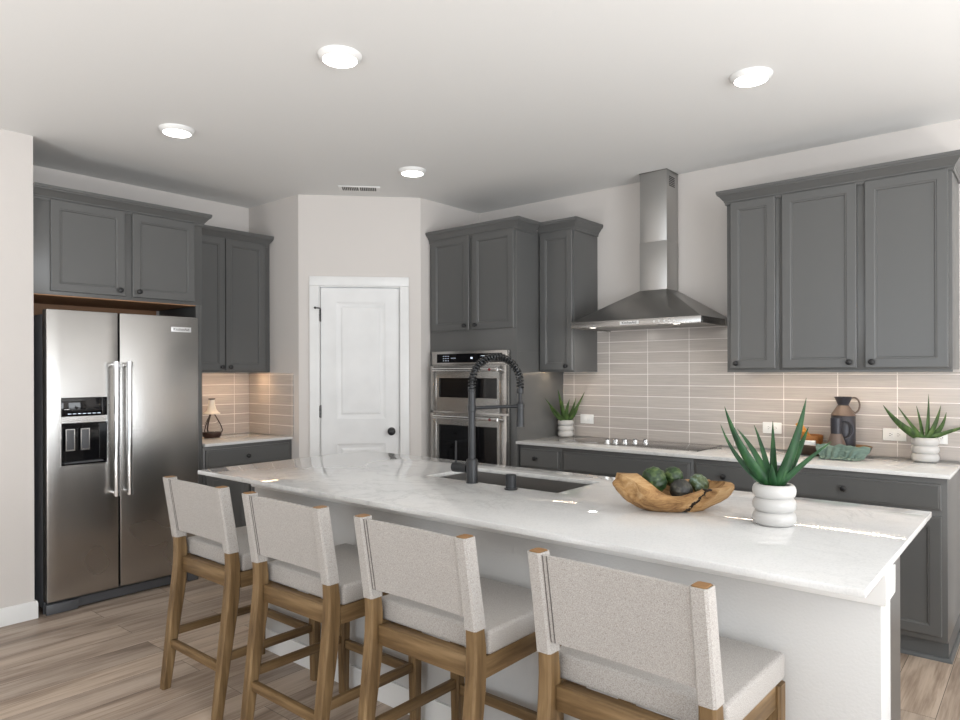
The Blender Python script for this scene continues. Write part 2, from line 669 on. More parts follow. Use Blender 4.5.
def diag(u0, u1, d0, d1):
    a = P2 + U * u0; b = P2 + U * u1
    return [tuple(a + NI * d0), tuple(b + NI * d0), tuple(b + NI * d1), tuple(a + NI * d1)]


w = MB()
w.prism(diag(0, .148, 0, PT), 0, ZC)
w.prism(diag(.776, LEN, 0, PT), 0, ZC)
w.prism(diag(.148, .776, 0, PT), 2.078, ZC)
struct(w.build('wall_pantry', M['wall'], smooth=0))

# far walls of the room, each with window openings
w = MB()
w.box(LX, -2.85, FY - .1, FY, 0, ZC).box(.45, RX, FY - .1, FY, 0, ZC).box(-2.85, .45, FY - .1, FY, 2.55, ZC)
struct(w.build('wall_front', M['wall'], smooth=0))
w = MB()
w.box(RX, RX + .1, FY, -6.15, 0, ZC).box(RX, RX + .1, -3.05, -2.45, 0, ZC).box(RX, RX + .1, -.75, .1, 0, ZC)
w.box(RX, RX + .1, -6.15, -3.05, 2.55, ZC).box(RX, RX + .1, -2.45, -.75, 2.35, ZC).box(RX, RX + .1, -2.45, -.75, 0, .65).box(RX, RX + .1, -6.15, -3.05, 0, .25)
struct(w.build('wall_right', M['wall'], smooth=0))

# baseboards
BB = [(0, 0), (.014, 0), (.014, .088), (.010, .1), (0, .1)]
struct(MB().sweep([(LX, -3.1505), (-4.4875, -3.1505), (-4.4875, FY)][::-1], [(o, z) for o, z in BB]).build('baseboard_left', M['trim']))
b = MB()
for u0, u1 in ((0.0, .08), (.842, LEN)):
    b.prism(diag(u0, u1, -.0005, -.014), 0, .1)
struct(b.build('baseboard_pantry', M['trim']))

# pantry door, in the wall's own frame: x along the wall, -y into the room
ang = math.atan2(U.y, U.x)
DOOR = bpy.data.objects.new('door_1', None)
COL.objects.link(DOOR)
DOOR.location = (P2.x, P2.y, 0)
DOOR.rotation_euler = (0, 0, ang)
struct(DOOR)
DPROF = [(0, 0), (0, .034), (.002, .036)]
d = MB()
d0, d1 = .163, .765
yb = .052
# slab with two recessed panels: stiles and rails as boxes, panels set in
def slab_piece(x0, x1, z0, z1):
    d.box(x0, x1, .018, yb, z0, z1)
slab_piece(d0, .281, .012, 2.06); slab_piece(.657, d1, .012, 2.06)
slab_piece(.281, .657, 1.951, 2.06); slab_piece(.281, .657, .854, 1.045); slab_piece(.281, .657, .012, .22)
PAN = [(0, 0.0), (0, .03), (.008, .0275), (.022, .0225), (.034, .021), (.048, .0275)]
d.panel(.281, .657, 1.045, 1.951, yb, [(i, e) for i, e in PAN])
d.panel(.281, .657, .22, .854, yb, [(i, e) for i, e in PAN])
d.build('door_slab', M['door'], DOOR, 20)
j = MB()
j.box(.149, .160, 0.0, .1, 0, 2.066).box(.768, .7755, 0.0, .1, 0, 2.066).box(.149, .7755, 0.0, .1, 2.066, 2.0775)
j.box(.160, .168, .054, .066, 0, 2.06).box(.760, .768, .054, .066, 0, 2.06)
j.build('door_jamb', M['trim'], DOOR)
c = MB()
CP = [(-.001, 0), (-.012, 0), (-.018, .012), (-.018, .066), (-.013, .072), (-.001, .072)]   # (y, across)
def casing_piece(a, bq, inner):
    pass
for x0, x1, z0, z1 in ((.082, .153, 0, 2.074), (.771, .84, 0, 2.074), (.082, .84, 2.0745, 2.146)):
    c.box(x0, x1, -.017, -.001, z0, z1, .003)
c.build('door_casing', M['trim'], DOOR)
for z in (1.849, 1.106, .25):
    h = MB()
    h.tube([(.160, .012, z - .05), (.160, .012, z + .05)], .0075, 10)
    h.box(.150, .159, .0, .016, z - .045, z + .045)
    hg = h.build('hinge', M['black'], DOOR)
    if z > 1.8:
        s = MB()
        s.tube([(.160, .004, z + .052), (.150, -.022, z + .052), (.128, -.03, z + .052)], .005, 8)
        s.lathe([(.009, 0), (.009, .012)], 12, (.128, -.026, z + .052), axis='y')
        s.build('hinge_stop', M['black'], hg)
k = MB()
k.lathe([(.031, 0), (.031, .006), (.012, .010), (.010, .030), (.020, .036), (.028, .046), (.028, .056), (.020, .064), (.0, .066)], 24, (.703, .0175, .946), axis='y', cap1=False)
k.build('door_knob', M['black'], DOOR)
MB().box(.766, .7675, .016, .03, .925, .985).build('latch_plate', M['black'], DOOR)

# tile on the walls
struct(MB().box(-2.9255, -.372, -.008, -.0005, .9155, 1.397).build('wall_tile_back', M['tile_back'], smooth=0))
struct(MB().box(-2.6235, -1.5275, -.008, -.0005, 1.3975, 1.76).build('wall_tile_range', M['tile_back'], smooth=0))
struct(MB().box(LX + .0005, LX + .008, -2.12, NY - .009, .9155, 1.404).build('wall_tile_left', M['tile_left'], smooth=0))
struct(MB().box(LX + .009, -4.489, NY - .008, NY - .0005, .9155, 1.400).build('wall_tile_nook', M['tile_side'], smooth=0))

# ------------------------------------------------------------------ cabinets
SHAKER = [(0, 0), (0, .016), (.003, .019), (.046, .019), (.049, .0165), (.055, .0160), (.058, .010)]
SLAB = [(0, 0), (0, .012), (.004, .0145), (.010, .0155), (.0125, .019), ]
CROWN = [(0, 0), (.006, 0), (.009, .006), (.009, .014), (.013, .018), (.013, .024), (.020, .032), (.033, .050), (.040, .056), (.046, .060), (.046, .066), (.050, .070), (.050, .085), (0, .085)]


def knob_mb(x, y, z):
    k = MB()
    k.lathe([(.009, 0), (.0075, .004), (.006, .010), (.008, .014), (.0145, .018), (.0165, .022), (.0150, .027), (.009, .030), (0, .031)], 20, (x, y, z), axis='y', cap1=False)
    return k


def add_door(root, x0, x1, z0, z1, yf, knob=None, name='door', kname='knob'):
    o = MB().panel(x0, x1, z0, z1, yf - .0005, SHAKER).build(name, M['cab'], root, 15)
    if knob:
        knob_mb(knob[0], yf - .0195, knob[1]).build(kname, M['black'], o)
    return o


def add_drawer(root, x0, x1, z0, z1, yf, knob=None, name='drawer'):
    o = MB().panel(x0, x1, z0, z1, yf - .0005, SLAB).build(name, M['cab'], root, 15)
    if knob:
        knob_mb(knob[0], yf - .0195, knob[1]).build('knob', M['black'], o)
    return o


def crown(root, path, z0=2.42):
    MB().sweep(path, [(o + .0005, z0 + z) for o, z in CROWN]).build('crown_molding', M['cab'], root, 25)


# the oven tower beside the pantry
TX0, TX1 = -3.783, -2.926
OX0, OX1 = -3.722, -2.978
t = thing('oven_cabinet', 'tall grey oven tower cabinet with two doors above the double oven', 'cabinet', (TX0, 0, 0))
W = TX1 - TX0
b = MB()
b.box(0, W, -.61, -.001, 1.553, 2.45, .001)
b.box(0, W, -.61, -.001, .10, .40, .001)
b.box(0, OX0 - TX0 + .012, -.61, -.001, .40, 1.553)
b.box(OX1 - TX0 - .012, W, -.61, -.001, .40, 1.553)
b.box(OX0 - TX0 + .012, OX1 - TX0 - .012, -.03, -.001, .40, 1.553)
b.build('cabinet_body', M['cab'], t)
MB().box(.0, W, -.53, -.02, 0, .0995).build('toe_kick', M['kick'], t)
add_door(t, -3.752 - TX0, -3.364 - TX0, 1.724, 2.435, -.61, (-3.398 - TX0, 1.757))
add_door(t, -3.330 - TX0, -2.942 - TX0, 1.724, 2.435, -.61, (-3.292 - TX0, 1.757))
add_drawer(t, .03, W - .03, .12, .38, -.61, (W / 2, .25))
crown(t, [(0.0, -.61), (W, -.61), (W, -.382)])

# double oven
t = thing('double_oven', 'stainless steel microwave and oven stack built into grey tower', 'oven', (OX0, 0, 0))
W = OX1 - OX0
MB().box(.0, W, -.645, -.612, .45, 1.565, .002).box(.03, W - .03, -.611, -.06, .46, 1.545).build('oven_body', M['steel'], t)
cp = MB().box(.0, W, -.655, -.6455, 1.462, 1.565, .0015).build('control_panel', M['steel'], t)
dd = MB().box(.055, W - .045, -.657, -.6555, 1.478, 1.545).build('display_glass', M['gloss_black'], cp)
keys = [(.12 + q * .024, 1.492 + r * .017, .012, .0025) for r in range(3) for q in range(3)]
keys += [(.205 + q * .013, 1.511, .008, .0025) for q in range(4)] + [(.50, 1.495, .055, .0025), (.50, 1.525, .055, .0025), (.40, 1.505, .02, .013)]
for kx, kz, kw, kh in keys:
    MB().box(kx, kx + kw, -.6578, -.6572, kz, kz + kh).build('lit_key', M['screen'], cp, 0)


def oven_door(name, z0, z1, wz0, wz1, hz, win='oven_window'):
    o = MB()
    # door leaf with a real window opening
    x0, x1 = .0, W
    wx0, wx1 = .085, W - .085
    o.box(x0, wx0 - .025, -.672, -.6455, z0, z1, .001).box(wx1 + .025, x1, -.672, -.6455, z0, z1, .001)
    o.box(wx0 - .025, wx1 + .025, -.672, -.6455, wz1 + .011, z1).box(wx0 - .025, wx1 + .025, -.672, -.6455, z0, wz0 - .011)
    ob = o.build(name, M['steel'], t)
    f = MB()
    f.box(wx0 - .0245, wx0, -.668, -.6455, wz0 - .0105, wz1 + .0105).box(wx1, wx1 + .0245, -.668, -.6455, wz0 - .0105, wz1 + .0105)
    f.box(wx0, wx1, -.668, -.6455, wz1, wz1 + .0105).box(wx0, wx1, -.668, -.6455, wz0 - .0105, wz0)
    f.build('window_bezel', M['steel'], ob)
    MB().box(wx0 + .0005, wx1 - .0005, -.660, -.6455, wz0 + .0005, wz1 - .0005).build(win, M['gloss_black'], ob)
    h = MB()
    h.tube([(.078, -.722, hz), (W - .042, -.722, hz)], .013, 16)
    for hx in (.092, W - .06):
        h.tube([(hx, -.672, hz), (hx, -.722, hz)], .010, 12)
    h.build('door_handle', M['chrome'], ob)
    q = MB().lathe([(.0, 0), (.010, 0), (.010, .003), (0, .003)], 18, (W - .10, -.7348, hz), axis='y', cap0=False, cap1=False)
    q.build('medallion', M['red'], ob)
    return ob


oven_door('microwave_door', 1.108, 1.455, 1.213, 1.362, 1.425)
oven_door('oven_door', .46, 1.092, .62, 1.005, 1.066)

# small upper cabinet next to the tower
SX0, SX1 = -2.9245, -2.622
t = thing('wall_cabinet', 'narrow grey single-door upper cabinet between oven tower and range hood', 'cabinet', (SX0, 0, 0))
W = SX1 - SX0
MB().box(0, W, -.33, -.001, 1.417, 2.45, .001).box(0, W, -.33, -.312, 1.405, 1.417).box(0, .015, -.312, -.001, 1.405, 1.417).box(W - .015, W, -.312, -.001, 1.405, 1.417).build('cabinet_body', M['cab'], t)
add_door(t, .016, -2.629 - SX0, 1.418, 2.425, -.33, (-2.672 - .004 - SX0, 1.447))
crown(t, [(0.0005, -.33), (W, -.33), (W, -.002)])


def wall_unit(x0, x1, label, doors, path, z0=1.400):
    t = thing('wall_cabinet', label, 'cabinet', (x0, 0, 0))
    w_ = x1 - x0
    MB().box(0, w_, -.33, -.001, z0 + .012, 2.45, .001).box(0, w_, -.33, -.312, z0, z0 + .012).build('cabinet_body', M['cab'], t)
    for a, bq, kx in doors:
        add_door(t, a - x0, bq - x0, 1.424, 2.430, -.33, (kx - x0, 1.454))
    crown(t, [(p - x0, y) for p, y in path])
    return t


wall_unit(-1.526, -1.2225, 'grey single-door upper cabinet just past the range hood, above the cooktop end', [(-1.500, -1.240, -1.462)],
          [(-1.526, -.002), (-1.526, -.33), (-1.2225, -.33)])
wall_unit(-1.222, -.385, 'wide grey two-door upper cabinet above the pitchers and tray', [(-1.202, -.816, -.850), (-.775, -.402, -.741)],
          [(-1.222, -.33), (-.385, -.33), (-.385, -.002)])

# base run under the range counter
def base_unit(x0, x1, label, drawer, knobs, doors, kick=True, side=False):
    t = thing('base_cabinet', label, 'cabinet', (x0, 0, 0))
    w_ = x1 - x0
    MB().box(0.0003, w_ - .0003, -.58, -.001, .10, .893, .001).build('cabinet_body', M['cab'], t)
    k = MB().box(0.0003, w_ - .0003, -.545, -.02, 0.0, .0995)
    k.build('toe_kick', M['kick'], t)
    p = [(0.0003, -.545), (w_ - .0003, -.545)] + ([(w_ - .0003, -.02)] if side else [])
    MB().sweep(p, [(.0005, 0), (.016, 0), (.014, .008), (.008, .016), (.0005, .018)]).build('shoe_molding', M['kick'], t)
    dr = MB().panel(drawer[0] - x0, drawer[1] - x0, .735, .862, -.5805, SLAB).build('drawer', M['cab'], t, 15)
    for kx in knobs:
        knob_mb(kx - x0, -.5995, .800).build('knob', M['black'], dr)
    for a, bq, kx in doors:
        add_door(t, a - x0, bq - x0, .130, .705, -.58, (kx - x0, .672))
    return t


base_unit(-2.9255, -2.565, 'narrow grey base cabinet with one drawer beside the oven tower', (-2.913, -2.580), [-2.772], [(-2.913, -2.580, -2.61)])
base_unit(-2.565, -1.638, 'wide grey base cabinet with a knobless front under the cooktop', (-2.550, -1.655), [], [(-2.55, -2.12, -2.15), (-2.085, -1.655, -2.055)])
base_unit(-1.638, -1.2645, 'grey base cabinet with one small drawer behind the wooden bowl', (-1.621, -1.272), [-1.449], [(-1.621, -1.272, -1.30)])
base_unit(-1.2645, -.384, 'wide grey end base cabinet with one long drawer and two doors', (-1.254, -.408), [-.826], [(-1.254, -.850, -.885), (-.812, -.408, -.777)], side=True)

# counters
def slab_mb(x0, x1, y0, y1, z0=.894, z1=.914):
    return MB().box(x0, x1, y0, y1, z0, z1, .002)


# the cooktop drops into the counter: opening left in the slab
CKX0, CKX1, CKY0, CKY1 = -2.625, -1.665, -.462, -.055


def slab_with_hole(x0, x1, y0, y1, hx0, hx1, hy0, hy1, z0=.894, z1=.914, bev=.002):
    m = MB()
    xs = [x0, hx0, hx1, x1]; ys = [y0, hy0, hy1, y1]
    bm = m.bm
    top = [[bm.verts.new((x, y, z1)) for x in xs] for y in ys]
    bot = [[bm.verts.new((x, y, z0)) for x in xs] for y in ys]
    for j in range(3):
        for i in range(3):
            if i == 1 and j == 1:
                continue
            bm.faces.new((top[j][i], top[j][i + 1], top[j + 1][i + 1], top[j + 1][i]))
            bm.faces.new((bot[j][i], bot[j + 1][i], bot[j + 1][i + 1], bot[j][i + 1]))
    for i in range(3):
        for j in (0, 3):
            bm.faces.new((top[j][i], top[j][i + 1], bot[j][i + 1], bot[j][i]))
            bm.faces.new((top[i][j], top[i + 1][j], bot[i + 1][j], bot[i][j]))
    for a, bq in (((1, 1), (1, 2)), ((1, 2), (2, 2)), ((2, 2), (2, 1)), ((2, 1), (1, 1))):
        bm.faces.new((top[a[0]][a[1]], top[bq[0]][bq[1]], bot[bq[0]][bq[1]], bot[a[0]][a[1]]))
    bmesh.ops.recalc_face_normals(bm, faces=bm.faces)
    es = []
    for e in bm.edges:
        if len(e.link_faces) == 2 and e.link_faces[0].normal.angle(e.link_faces[1].normal) > 1:
            es.append(e)
    bmesh.ops.bevel(bm, geom=es, offset=bev, segments=2, affect='EDGES', profile=.5)
    return m


tag(slab_mb(-2.9252, -.369, -.63, -.009).build('countertop', M['quartz']), 'white quartz countertop under the tiled range wall, holding cooktop and pitchers', 'countertop')

t = thing('cooktop', 'black glass electric cooktop with silver knobs under range hood', 'cooktop', (CKX0, CKY0, .9145))
W = CKX1 - CKX0
MB().box(0, W, 0, CKY1 - CKY0, 0, .005, .001).build('glass_top', M['cook_glass'], t)
MB().box(.0, W, -.004, 0.0, 0, .005).build('front_trim', M['steel'], t)
for kx, ky in ((-2.302, -.431), (-2.258, -.396), (-2.208, -.357), (-2.156, -.316), (-2.100, -.272)):
    q = MB().lathe([(.023, 0), (.023, .004), (.017, .007), (.0165, .026), (.014, .029), (0, .029)], 24, (kx - CKX0, ky - CKY0, .0055), cap1=False).build('knob', M['knob_silver'], t)
    MB().box(kx - CKX0 - .004, kx - CKX0 + .004, ky - CKY0 - .016, ky - CKY0 + .016, .0347, .0385).build('grip', M['slot'], q)

# range hood
t = thing('range_hood', 'stainless steel chimney range hood mounted on tiled wall above cooktop', 'range hood', (-2.068, 0, 0))
hw, hd = .4575, .53
m = MB()
z0, z1, z2 = 1.700, 1.742, 1.962
cw, cd = .100, .19
cx = -2.081 + 2.068
m.loops([[(-hw, -hd, z1), (hw, -hd, z1), (hw, -.009, z1), (-hw, -.009, z1)],
         [(cx - cw, -cd, z2), (cx + cw, -cd, z2), (cx + cw, -.009, z2), (cx - cw, -.009, z2)]])
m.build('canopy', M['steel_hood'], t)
m = MB()
m.box(-hw, hw, -hd, -hd + .02, z0, z1, .0015).box(-hw, -hw + .02, -hd + .02, -.009, z0, z1).box(hw - .02, hw, -hd + .02, -.009, z0, z1)
m.box(-hw + .02, hw - .02, -hd + .02, -.009, z0 + .012, z1 - .002)
lip = m.build('lip', M['steel'], t)
m = MB()
for i in range(3):
    x = -hw + .03 + i * .282
    m.box(x, x + .27, -hd + .11, -.04, z0 + .008, z0 + .0115)
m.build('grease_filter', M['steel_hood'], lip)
for x in (-.33, .27):
    MB().lathe([(0, 0), (.03, 0), (.03, .006), (0, .006)], 20, (x, -hd + .06, z0 + .004), cap0=False, cap1=False).build('hood_lamp', M['hood_lamp'], lip)
for i in range(5):
    MB().lathe([(.006, 0), (.006, .002), (0, .002)], 12, (.155 + i * .034, -hd - .0005, (z0 + z1) / 2), axis='y', cap1=False).build('button', M['white_plastic'], lip)
bd = MB().box(-.082, .05, -hd - .0025, -hd - .0002, z0 + .010, z1 - .010).build('name_plate', M['badge'], lip)
text('lettering', 'KitchenAid', .023, M['ink'], bd, T(-.016, -hd - .003, (z0 + z1) / 2) @ FRONT)
m = MB()
m.box(cx - cw, cx + cw, -cd, -.009, z2 - .01, 2.29, .001)
m.build('chimney_lower', M['steel_duct'], t)
ch = MB().box(cx - cw + .002, cx + cw - .002, -cd + .002, -.009, 2.2905, 2.768, .001).build('chimney_upper', M['steel_duct'], t)
m = MB()
for i in range(6):
    m.box(cx + cw - .0019, cx + cw - .0012, -.15, -.06, 2.665 + i * .012, 2.672 + i * .012)
m.build('vent_slots', M['slot'], ch)
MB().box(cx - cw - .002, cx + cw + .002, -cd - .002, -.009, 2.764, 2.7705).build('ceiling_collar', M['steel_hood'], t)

# outlets
def outlet(name, x, z, label, gang, cover='duplex', grp=None):
    w2, h2 = gang, .035
    t = thing(name, label, 'outlet' if cover != 'switch' else 'switch', (x, -.0085, z), 0, grp)
    MB().box(-w2, w2, -.006, 0, -h2, h2, .002).build('cover_plate', M['white_plastic'], t)
    n = 2 if gang < .07 else 2
    for s in (-1, 1):
        xc = s * (.0195 if gang < .07 else .046)
        r = MB().box(xc - (.0165 if gang < .07 else .034), xc + (.0165 if gang < .07 else .034), -.008, -.0062, -.0165, .0165, .0005)
        ro = r.build('receptacle', M['white_plastic'], t)
        if cover == 'duplex':
            q = MB()
            for xo in ((0,) if gang < .07 else (-.018, .018)):
                q.box(xc + xo - .006, xc + xo + .003, -.0086, -.0081, .005, .007)
                q.box(xc + xo - .006, xc + xo + .003, -.0086, -.0081, -.007, -.005)
                q.box(xc + xo + .006, xc + xo + .0095, -.0086, -.0081, -.002, .002)
            q.build('slots', M['slot'], ro)
    return t


outlet('wall_switch', -2.712, 1.047, 'white wall plate on tile beside potted aloe near oven tower', .057, 'switch')
outlet('wall_outlet', -1.360, 1.047, 'white wall outlet on tile between cooktop and pitcher tray', .057)
outlet('wall_outlet', -.690, 1.042, 'white wall outlet on tile between tall pitcher and potted aloe', .058)
outlet('wall_outlet', -.488, 1.038, 'white wall outlet half hidden behind potted aloe at counter end', .050)

# ------------------------------------------------------------------ fridge wall (local x = world y, -y local = into the room)
R90 = pi / 2
# cabinet over the fridge with its side panel
FY0 = -3.150
t = thing('fridge_cabinet', 'grey two-door cabinet above the refrigerator with tall side panel', 'cabinet', (LX, FY0, 0), R90)
W = -2.118 - FY0
FD = LX + 4.50
MB().box(0, W, -.593, -.001, 1.872, 2.45, .001).build('cabinet_body', M['cab'], t)
MB().box(.0005, W - .0455, -.590, -.002, 1.8665, 1.8715).build('underside', M['raw_wood'], t)
MB().box(.0005, W - .0455, -.006, -.001, 1.2, 1.866).build('back_board', M['raw_wood'], t)
MB().box(W - .022, W, -.593, -.001, 0, 1.8715, .001).build('side_panel', M['cab'], t)
MB().box(W - .045, W - .0225, -.593, -.575, 0, 1.8715, .001).build('filler_strip', M['cab'], t)
add_door(t, -3.057 - FY0, -2.637 - FY0, 1.893, 2.430, -.593, (-2.672 - FY0, 1.928))
add_door(t, -2.591 - FY0, -2.178 - FY0, 1.893, 2.430, -.593, (-2.556 - FY0, 1.928))
crown(t, [(0, -.593), (W, -.593), (W, -.383)])

# refrigerator
RY0, RY1 = -3.098, -2.182
t = thing('refrigerator', 'stainless steel side-by-side refrigerator with ice and water dispenser', 'refrigerator', (LX, RY0, 0), R90)
W = RY1 - RY0
G = -2.698 - RY0
df = LX + 4.45               # door front is at local y = df (negative)
MB().box(.004, W - .004, df + .078, -.03, .03, 1.755, .003).build('shell', M['fridge_side'], t)
m = MB().box(.0, W, df + .062, df + .0775, .0, .070).box(.01, W - .01, df + .03, df + .0615, .012, .064)
m.box(.0, .17, df + .012, df + .0298, .002, .062, .004).box(W - .07, W, df + .012, df + .0298, .002, .062, .004)
for i in range(4):
    m.box(.2, W - .1, df + .0285, df + .0298, .020 + i * .011, .025 + i * .011)
m.build('base_grille', M['plastic_dark'], t)
MB().box(.02, .11, df + .02, df + .12, 1.756, 1.772, .003).box(W - .11, W - .02, df + .02, df + .12, 1.756, 1.772, .003).build('hinge_cover', M['fridge_side'], t)


def rounded_door(x0, x1, z0, z1, hole=None):
    m = MB()
    yb_, yf_ = df + .07, df
    if not hole:
        m.box(x0, x1, yf_, yb_, z0, z1, .006, 3)
        return m
    bm = m.bm
    hx0, hx1, hz0, hz1 = hole
    xs = [x0, hx0, hx1, x1]; zs = [z0, hz0, hz1, z1]
    f = [[bm.verts.new((x, yf_, z)) for x in xs] for z in zs]
    bk = [[bm.verts.new((x, yb_, z)) for x in xs] for z in zs]
    hb = {}
    for j in range(3):
        for i in range(3):
            if not (i == 1 and j == 1):
                bm.faces.new((f[j][i], f[j][i + 1], f[j + 1][i + 1], f[j + 1][i]))
            bm.faces.new((bk[j][i], bk[j + 1][i], bk[j + 1][i + 1], bk[j][i + 1]))
    for i in range(3):
        for j in (0, 3):
            bm.faces.new((f[j][i], f[j][i + 1], bk[j][i + 1], bk[j][i]))
            bm.faces.new((f[i][j], f[i + 1][j], bk[i + 1][j], bk[i][j]))
    # recess
    c0 = [f[1][1], f[1][2], f[2][2], f[2][1]]
    c1 = [bm.verts.new((v.co.x, yf_ + .055, v.co.z)) for v in c0]
    for i in range(4):
        k2 = (i + 1) % 4
        bm.faces.new((c0[i], c0[k2], c1[k2], c1[i]))
    bm.faces.new(c1)
    bmesh.ops.recalc_face_normals(bm, faces=bm.faces)
    es = [e for e in bm.edges if len(e.link_faces) == 2 and e.link_faces[0].normal.angle(e.link_faces[1].normal) > 1
          and (abs(e.verts[0].co.x - x0) < 1e-6 and abs(e.verts[1].co.x - x0) < 1e-6 or abs(e.verts[0].co.x - x1) < 1e-6 and abs(e.verts[1].co.x - x1) < 1e-6
               or abs(e.verts[0].co.z - z1) < 1e-6 and abs(e.verts[1].co.z - z1) < 1e-6 or abs(e.verts[0].co.z - z0) < 1e-6 and abs(e.verts[1].co.z - z0) < 1e-6)]
    bmesh.ops.bevel(bm, geom=es, offset=.006, segments=3, affect='EDGES', profile=.5)
    return m


hx0, hx1 = -3.023 - RY0, -2.769 - RY0
fd = rounded_door(0, G - .005, .077, 1.782, (hx0, hx1, .863, 1.113)).build('freezer_door', M['steel'], t)
fr = rounded_door(G + .005, W, .077, 1.782).build('fridge_door', M['steel'], t)
m = MB().box(hx0, hx1, df - .003, df - .0002, 1.151, 1.263, .001)
dp = m.build('dispenser_display', M['gloss_black'], fd)
m = MB()
for i in range(7):
    m.box(hx0 + .035 + i * .027, hx0 + .053 + i * .027, df - .0036, df - .0031, 1.165, 1.168)
m.build('display_icons', M['screen'], fd)
lin = MB()
lin.box(hx0 + .0005, hx1 - .0005, df + .050, df + .0545, .8635, 1.1125)
lin.box(hx0 + .0005, hx0 + .004, df - .001, df + .0495, .8635, 1.1125).box(hx1 - .004, hx1 - .0005, df - .001, df + .0495, .8635, 1.1125)
lin.box(hx0 + .004, hx1 - .004, df - .001, df + .0495, 1.104, 1.1125).box(hx0 + .004, hx1 - .004, df - .001, df + .0495, .8635, .872)
lin.build('dispenser_recess', M['gloss_black'], fd)
fm = MB()
for a, bq, z0, z1 in ((hx0 - .004, hx1 + .004, .858, .863), (hx0 - .004, hx1 + .004, 1.113, 1.118), (hx0 - .004, hx0, .863, 1.113), (hx1, hx1 + .004, .863, 1.113)):
    fm.box(a, bq, df - .003, df - .0002, z0, z1)
fm.build('recess_frame', M['chrome'], fd)
for px_ in (.033, .115):
    m = MB()
    m.box(hx0 + px_, hx0 + px_ + .05, df + .028, df + .036, .945, 1.075, .002)
    p = m.build('dispenser_paddle', M['plastic_dark'], fd)
    m = MB()
    for a, bq, z0, z1 in ((0, .05, 1.069, 1.075), (0, .05, .945, .953), (0, .005, .953, 1.069), (.045, .05, .953, 1.069)):
        m.box(hx0 + px_ + a, hx0 + px_ + bq, df + .0255, df + .0278, z0, z1)
    m.build('paddle_rim', M['chrome'], p)
MB().box(hx0 + .02, hx1 - .02, df + .004, df + .045, .8725, .878).build('drip_tray', M['plastic_dark'], fd)
for o, y in ((fd, -2.737), (fr, -2.660)):
    x = y - RY0
    m = MB()
    m.tube([(x, df - .062, .655), (x, df - .062, 1.478)], .0145, 18)
    m.build('handle', M['chrome'], o)
    m = MB()
    for z in (.672, 1.462):
        m.tube([(x, df - .0005, z), (x, df - .048, z)], .011, 14)
        m.lathe([(.0185, -.016), (.0185, .016)], 18, (x, df - .062, z))
    m.build('handle_post', M['chrome'], o)
bx = -2.302 - RY0
bd = MB().box(bx - .068, bx + .068, df - .003, df - .0002, 1.679, 1.712, .001).build('name_plate', M['badge'], fr)
text('lettering', 'KitchenAid', .024, M['ink'], bd, T(bx, df - .0036, 1.6955) @ FRONT)

# nook upper cabinet
NY0 = -2.117
t = thing('wall_cabinet', 'grey two-door upper cabinet in the nook beside the refrigerator', 'cabinet', (LX, NY0, 0), R90)
W = -1.423 - NY0
MB().box(0, W, -.315, -.001, 1.420, 2.44, .001).box(0, W, -.315, -.297, 1.408, 1.420).box(W - .015, W, -.297, -.001, 1.408, 1.420).build('cabinet_body', M['cab'], t)
MB().box(W + .0002, NY - .0005 - NY0, -.300, -.001, 1.408, 2.44).build('filler_strip', M['cab'], t)
add_door(t, .02, -1.797 - NY0, 1.424, 2.420, -.315, (-1.829 - NY0, 1.450))
add_door(t, -1.791 - NY0, -1.457 - NY0, 1.424, 2.420, -.315, (-1.762 - NY0, 1.450))
crown(t, [(0.0, -.315), (W - .006, -.315), (W - .006, -.3005)], 2.405)

# nook base cabinet and counter
t = thing('base_cabinet', 'grey base cabinet with one drawer in the nook by the refrigerator', 'cabinet', (LX, NY0, 0), R90)
W = NY - .001 - NY0
MB().box(0.0, W, -.595, -.001, .10, .893, .001).build('cabinet_body', M['cab'], t)
MB().box(0.0, W, -.53, -.02, 0, .0995).build('toe_kick', M['kick'], t)
add_drawer(t, -2.100 - NY0, -1.427 - NY0, .738, .868, -.595, (-1.785 - NY0, .803))
add_door(t, -2.100 - NY0, -1.770 - NY0, .130, .708, -.595, (-1.80 - NY0, .675))
add_door(t, -1.757 - NY0, -1.427 - NY0, .130, .708, -.595, (-1.727 - NY0, .675))
tag(slab_mb(LX + .009, -4.488, NY0 + .001, NY - .009).build('countertop', M['quartz']), 'small white countertop in the tiled nook by the refrigerator', 'countertop')

# little lantern in the nook
t = thing('lantern', 'small cream topped lantern with dark straps on nook counter', 'lantern', (-4.93, -1.825, .9145))
MB().lathe([(.0, 0), (.058, 0), (.066, .012), (.070, .032), (.070, .038), (0, .038)], 28, cap0=False, cap1=False).build('base', M['dark_strap'], t)
MB().lathe([(.0, .175), (.060, .178), (.063, .183), (.050, .190), (.034, .212), (.024, .245), (.021, .283), (.024, .287), (.0, .287)], 28, cap0=False, cap1=False).build('cap', M['cream'], t)
MB().lathe([(.018, .2872), (.026, .289), (.026, .295), (.018, .296)], 20).build('collar', M['dark_strap'], t)
MB().lathe([(.066, .040), (.066, .060), (.048, .110), (.022, .160), (.020, .174)], 28, cap0=False, cap1=False).build('glass_shade', M['glass'], t)
for k_ in range(3):
    a = math.radians(40 + 120 * k_ + 10)
    pr = [(.071, .036), (.078, .055), (.064, .095), (.046, .130), (.022, .172)]
    MB().tube([(r * math.cos(a), r * math.sin(a), z) for r, z in pr], .004, 8).build('strap', M['dark_strap'], t)

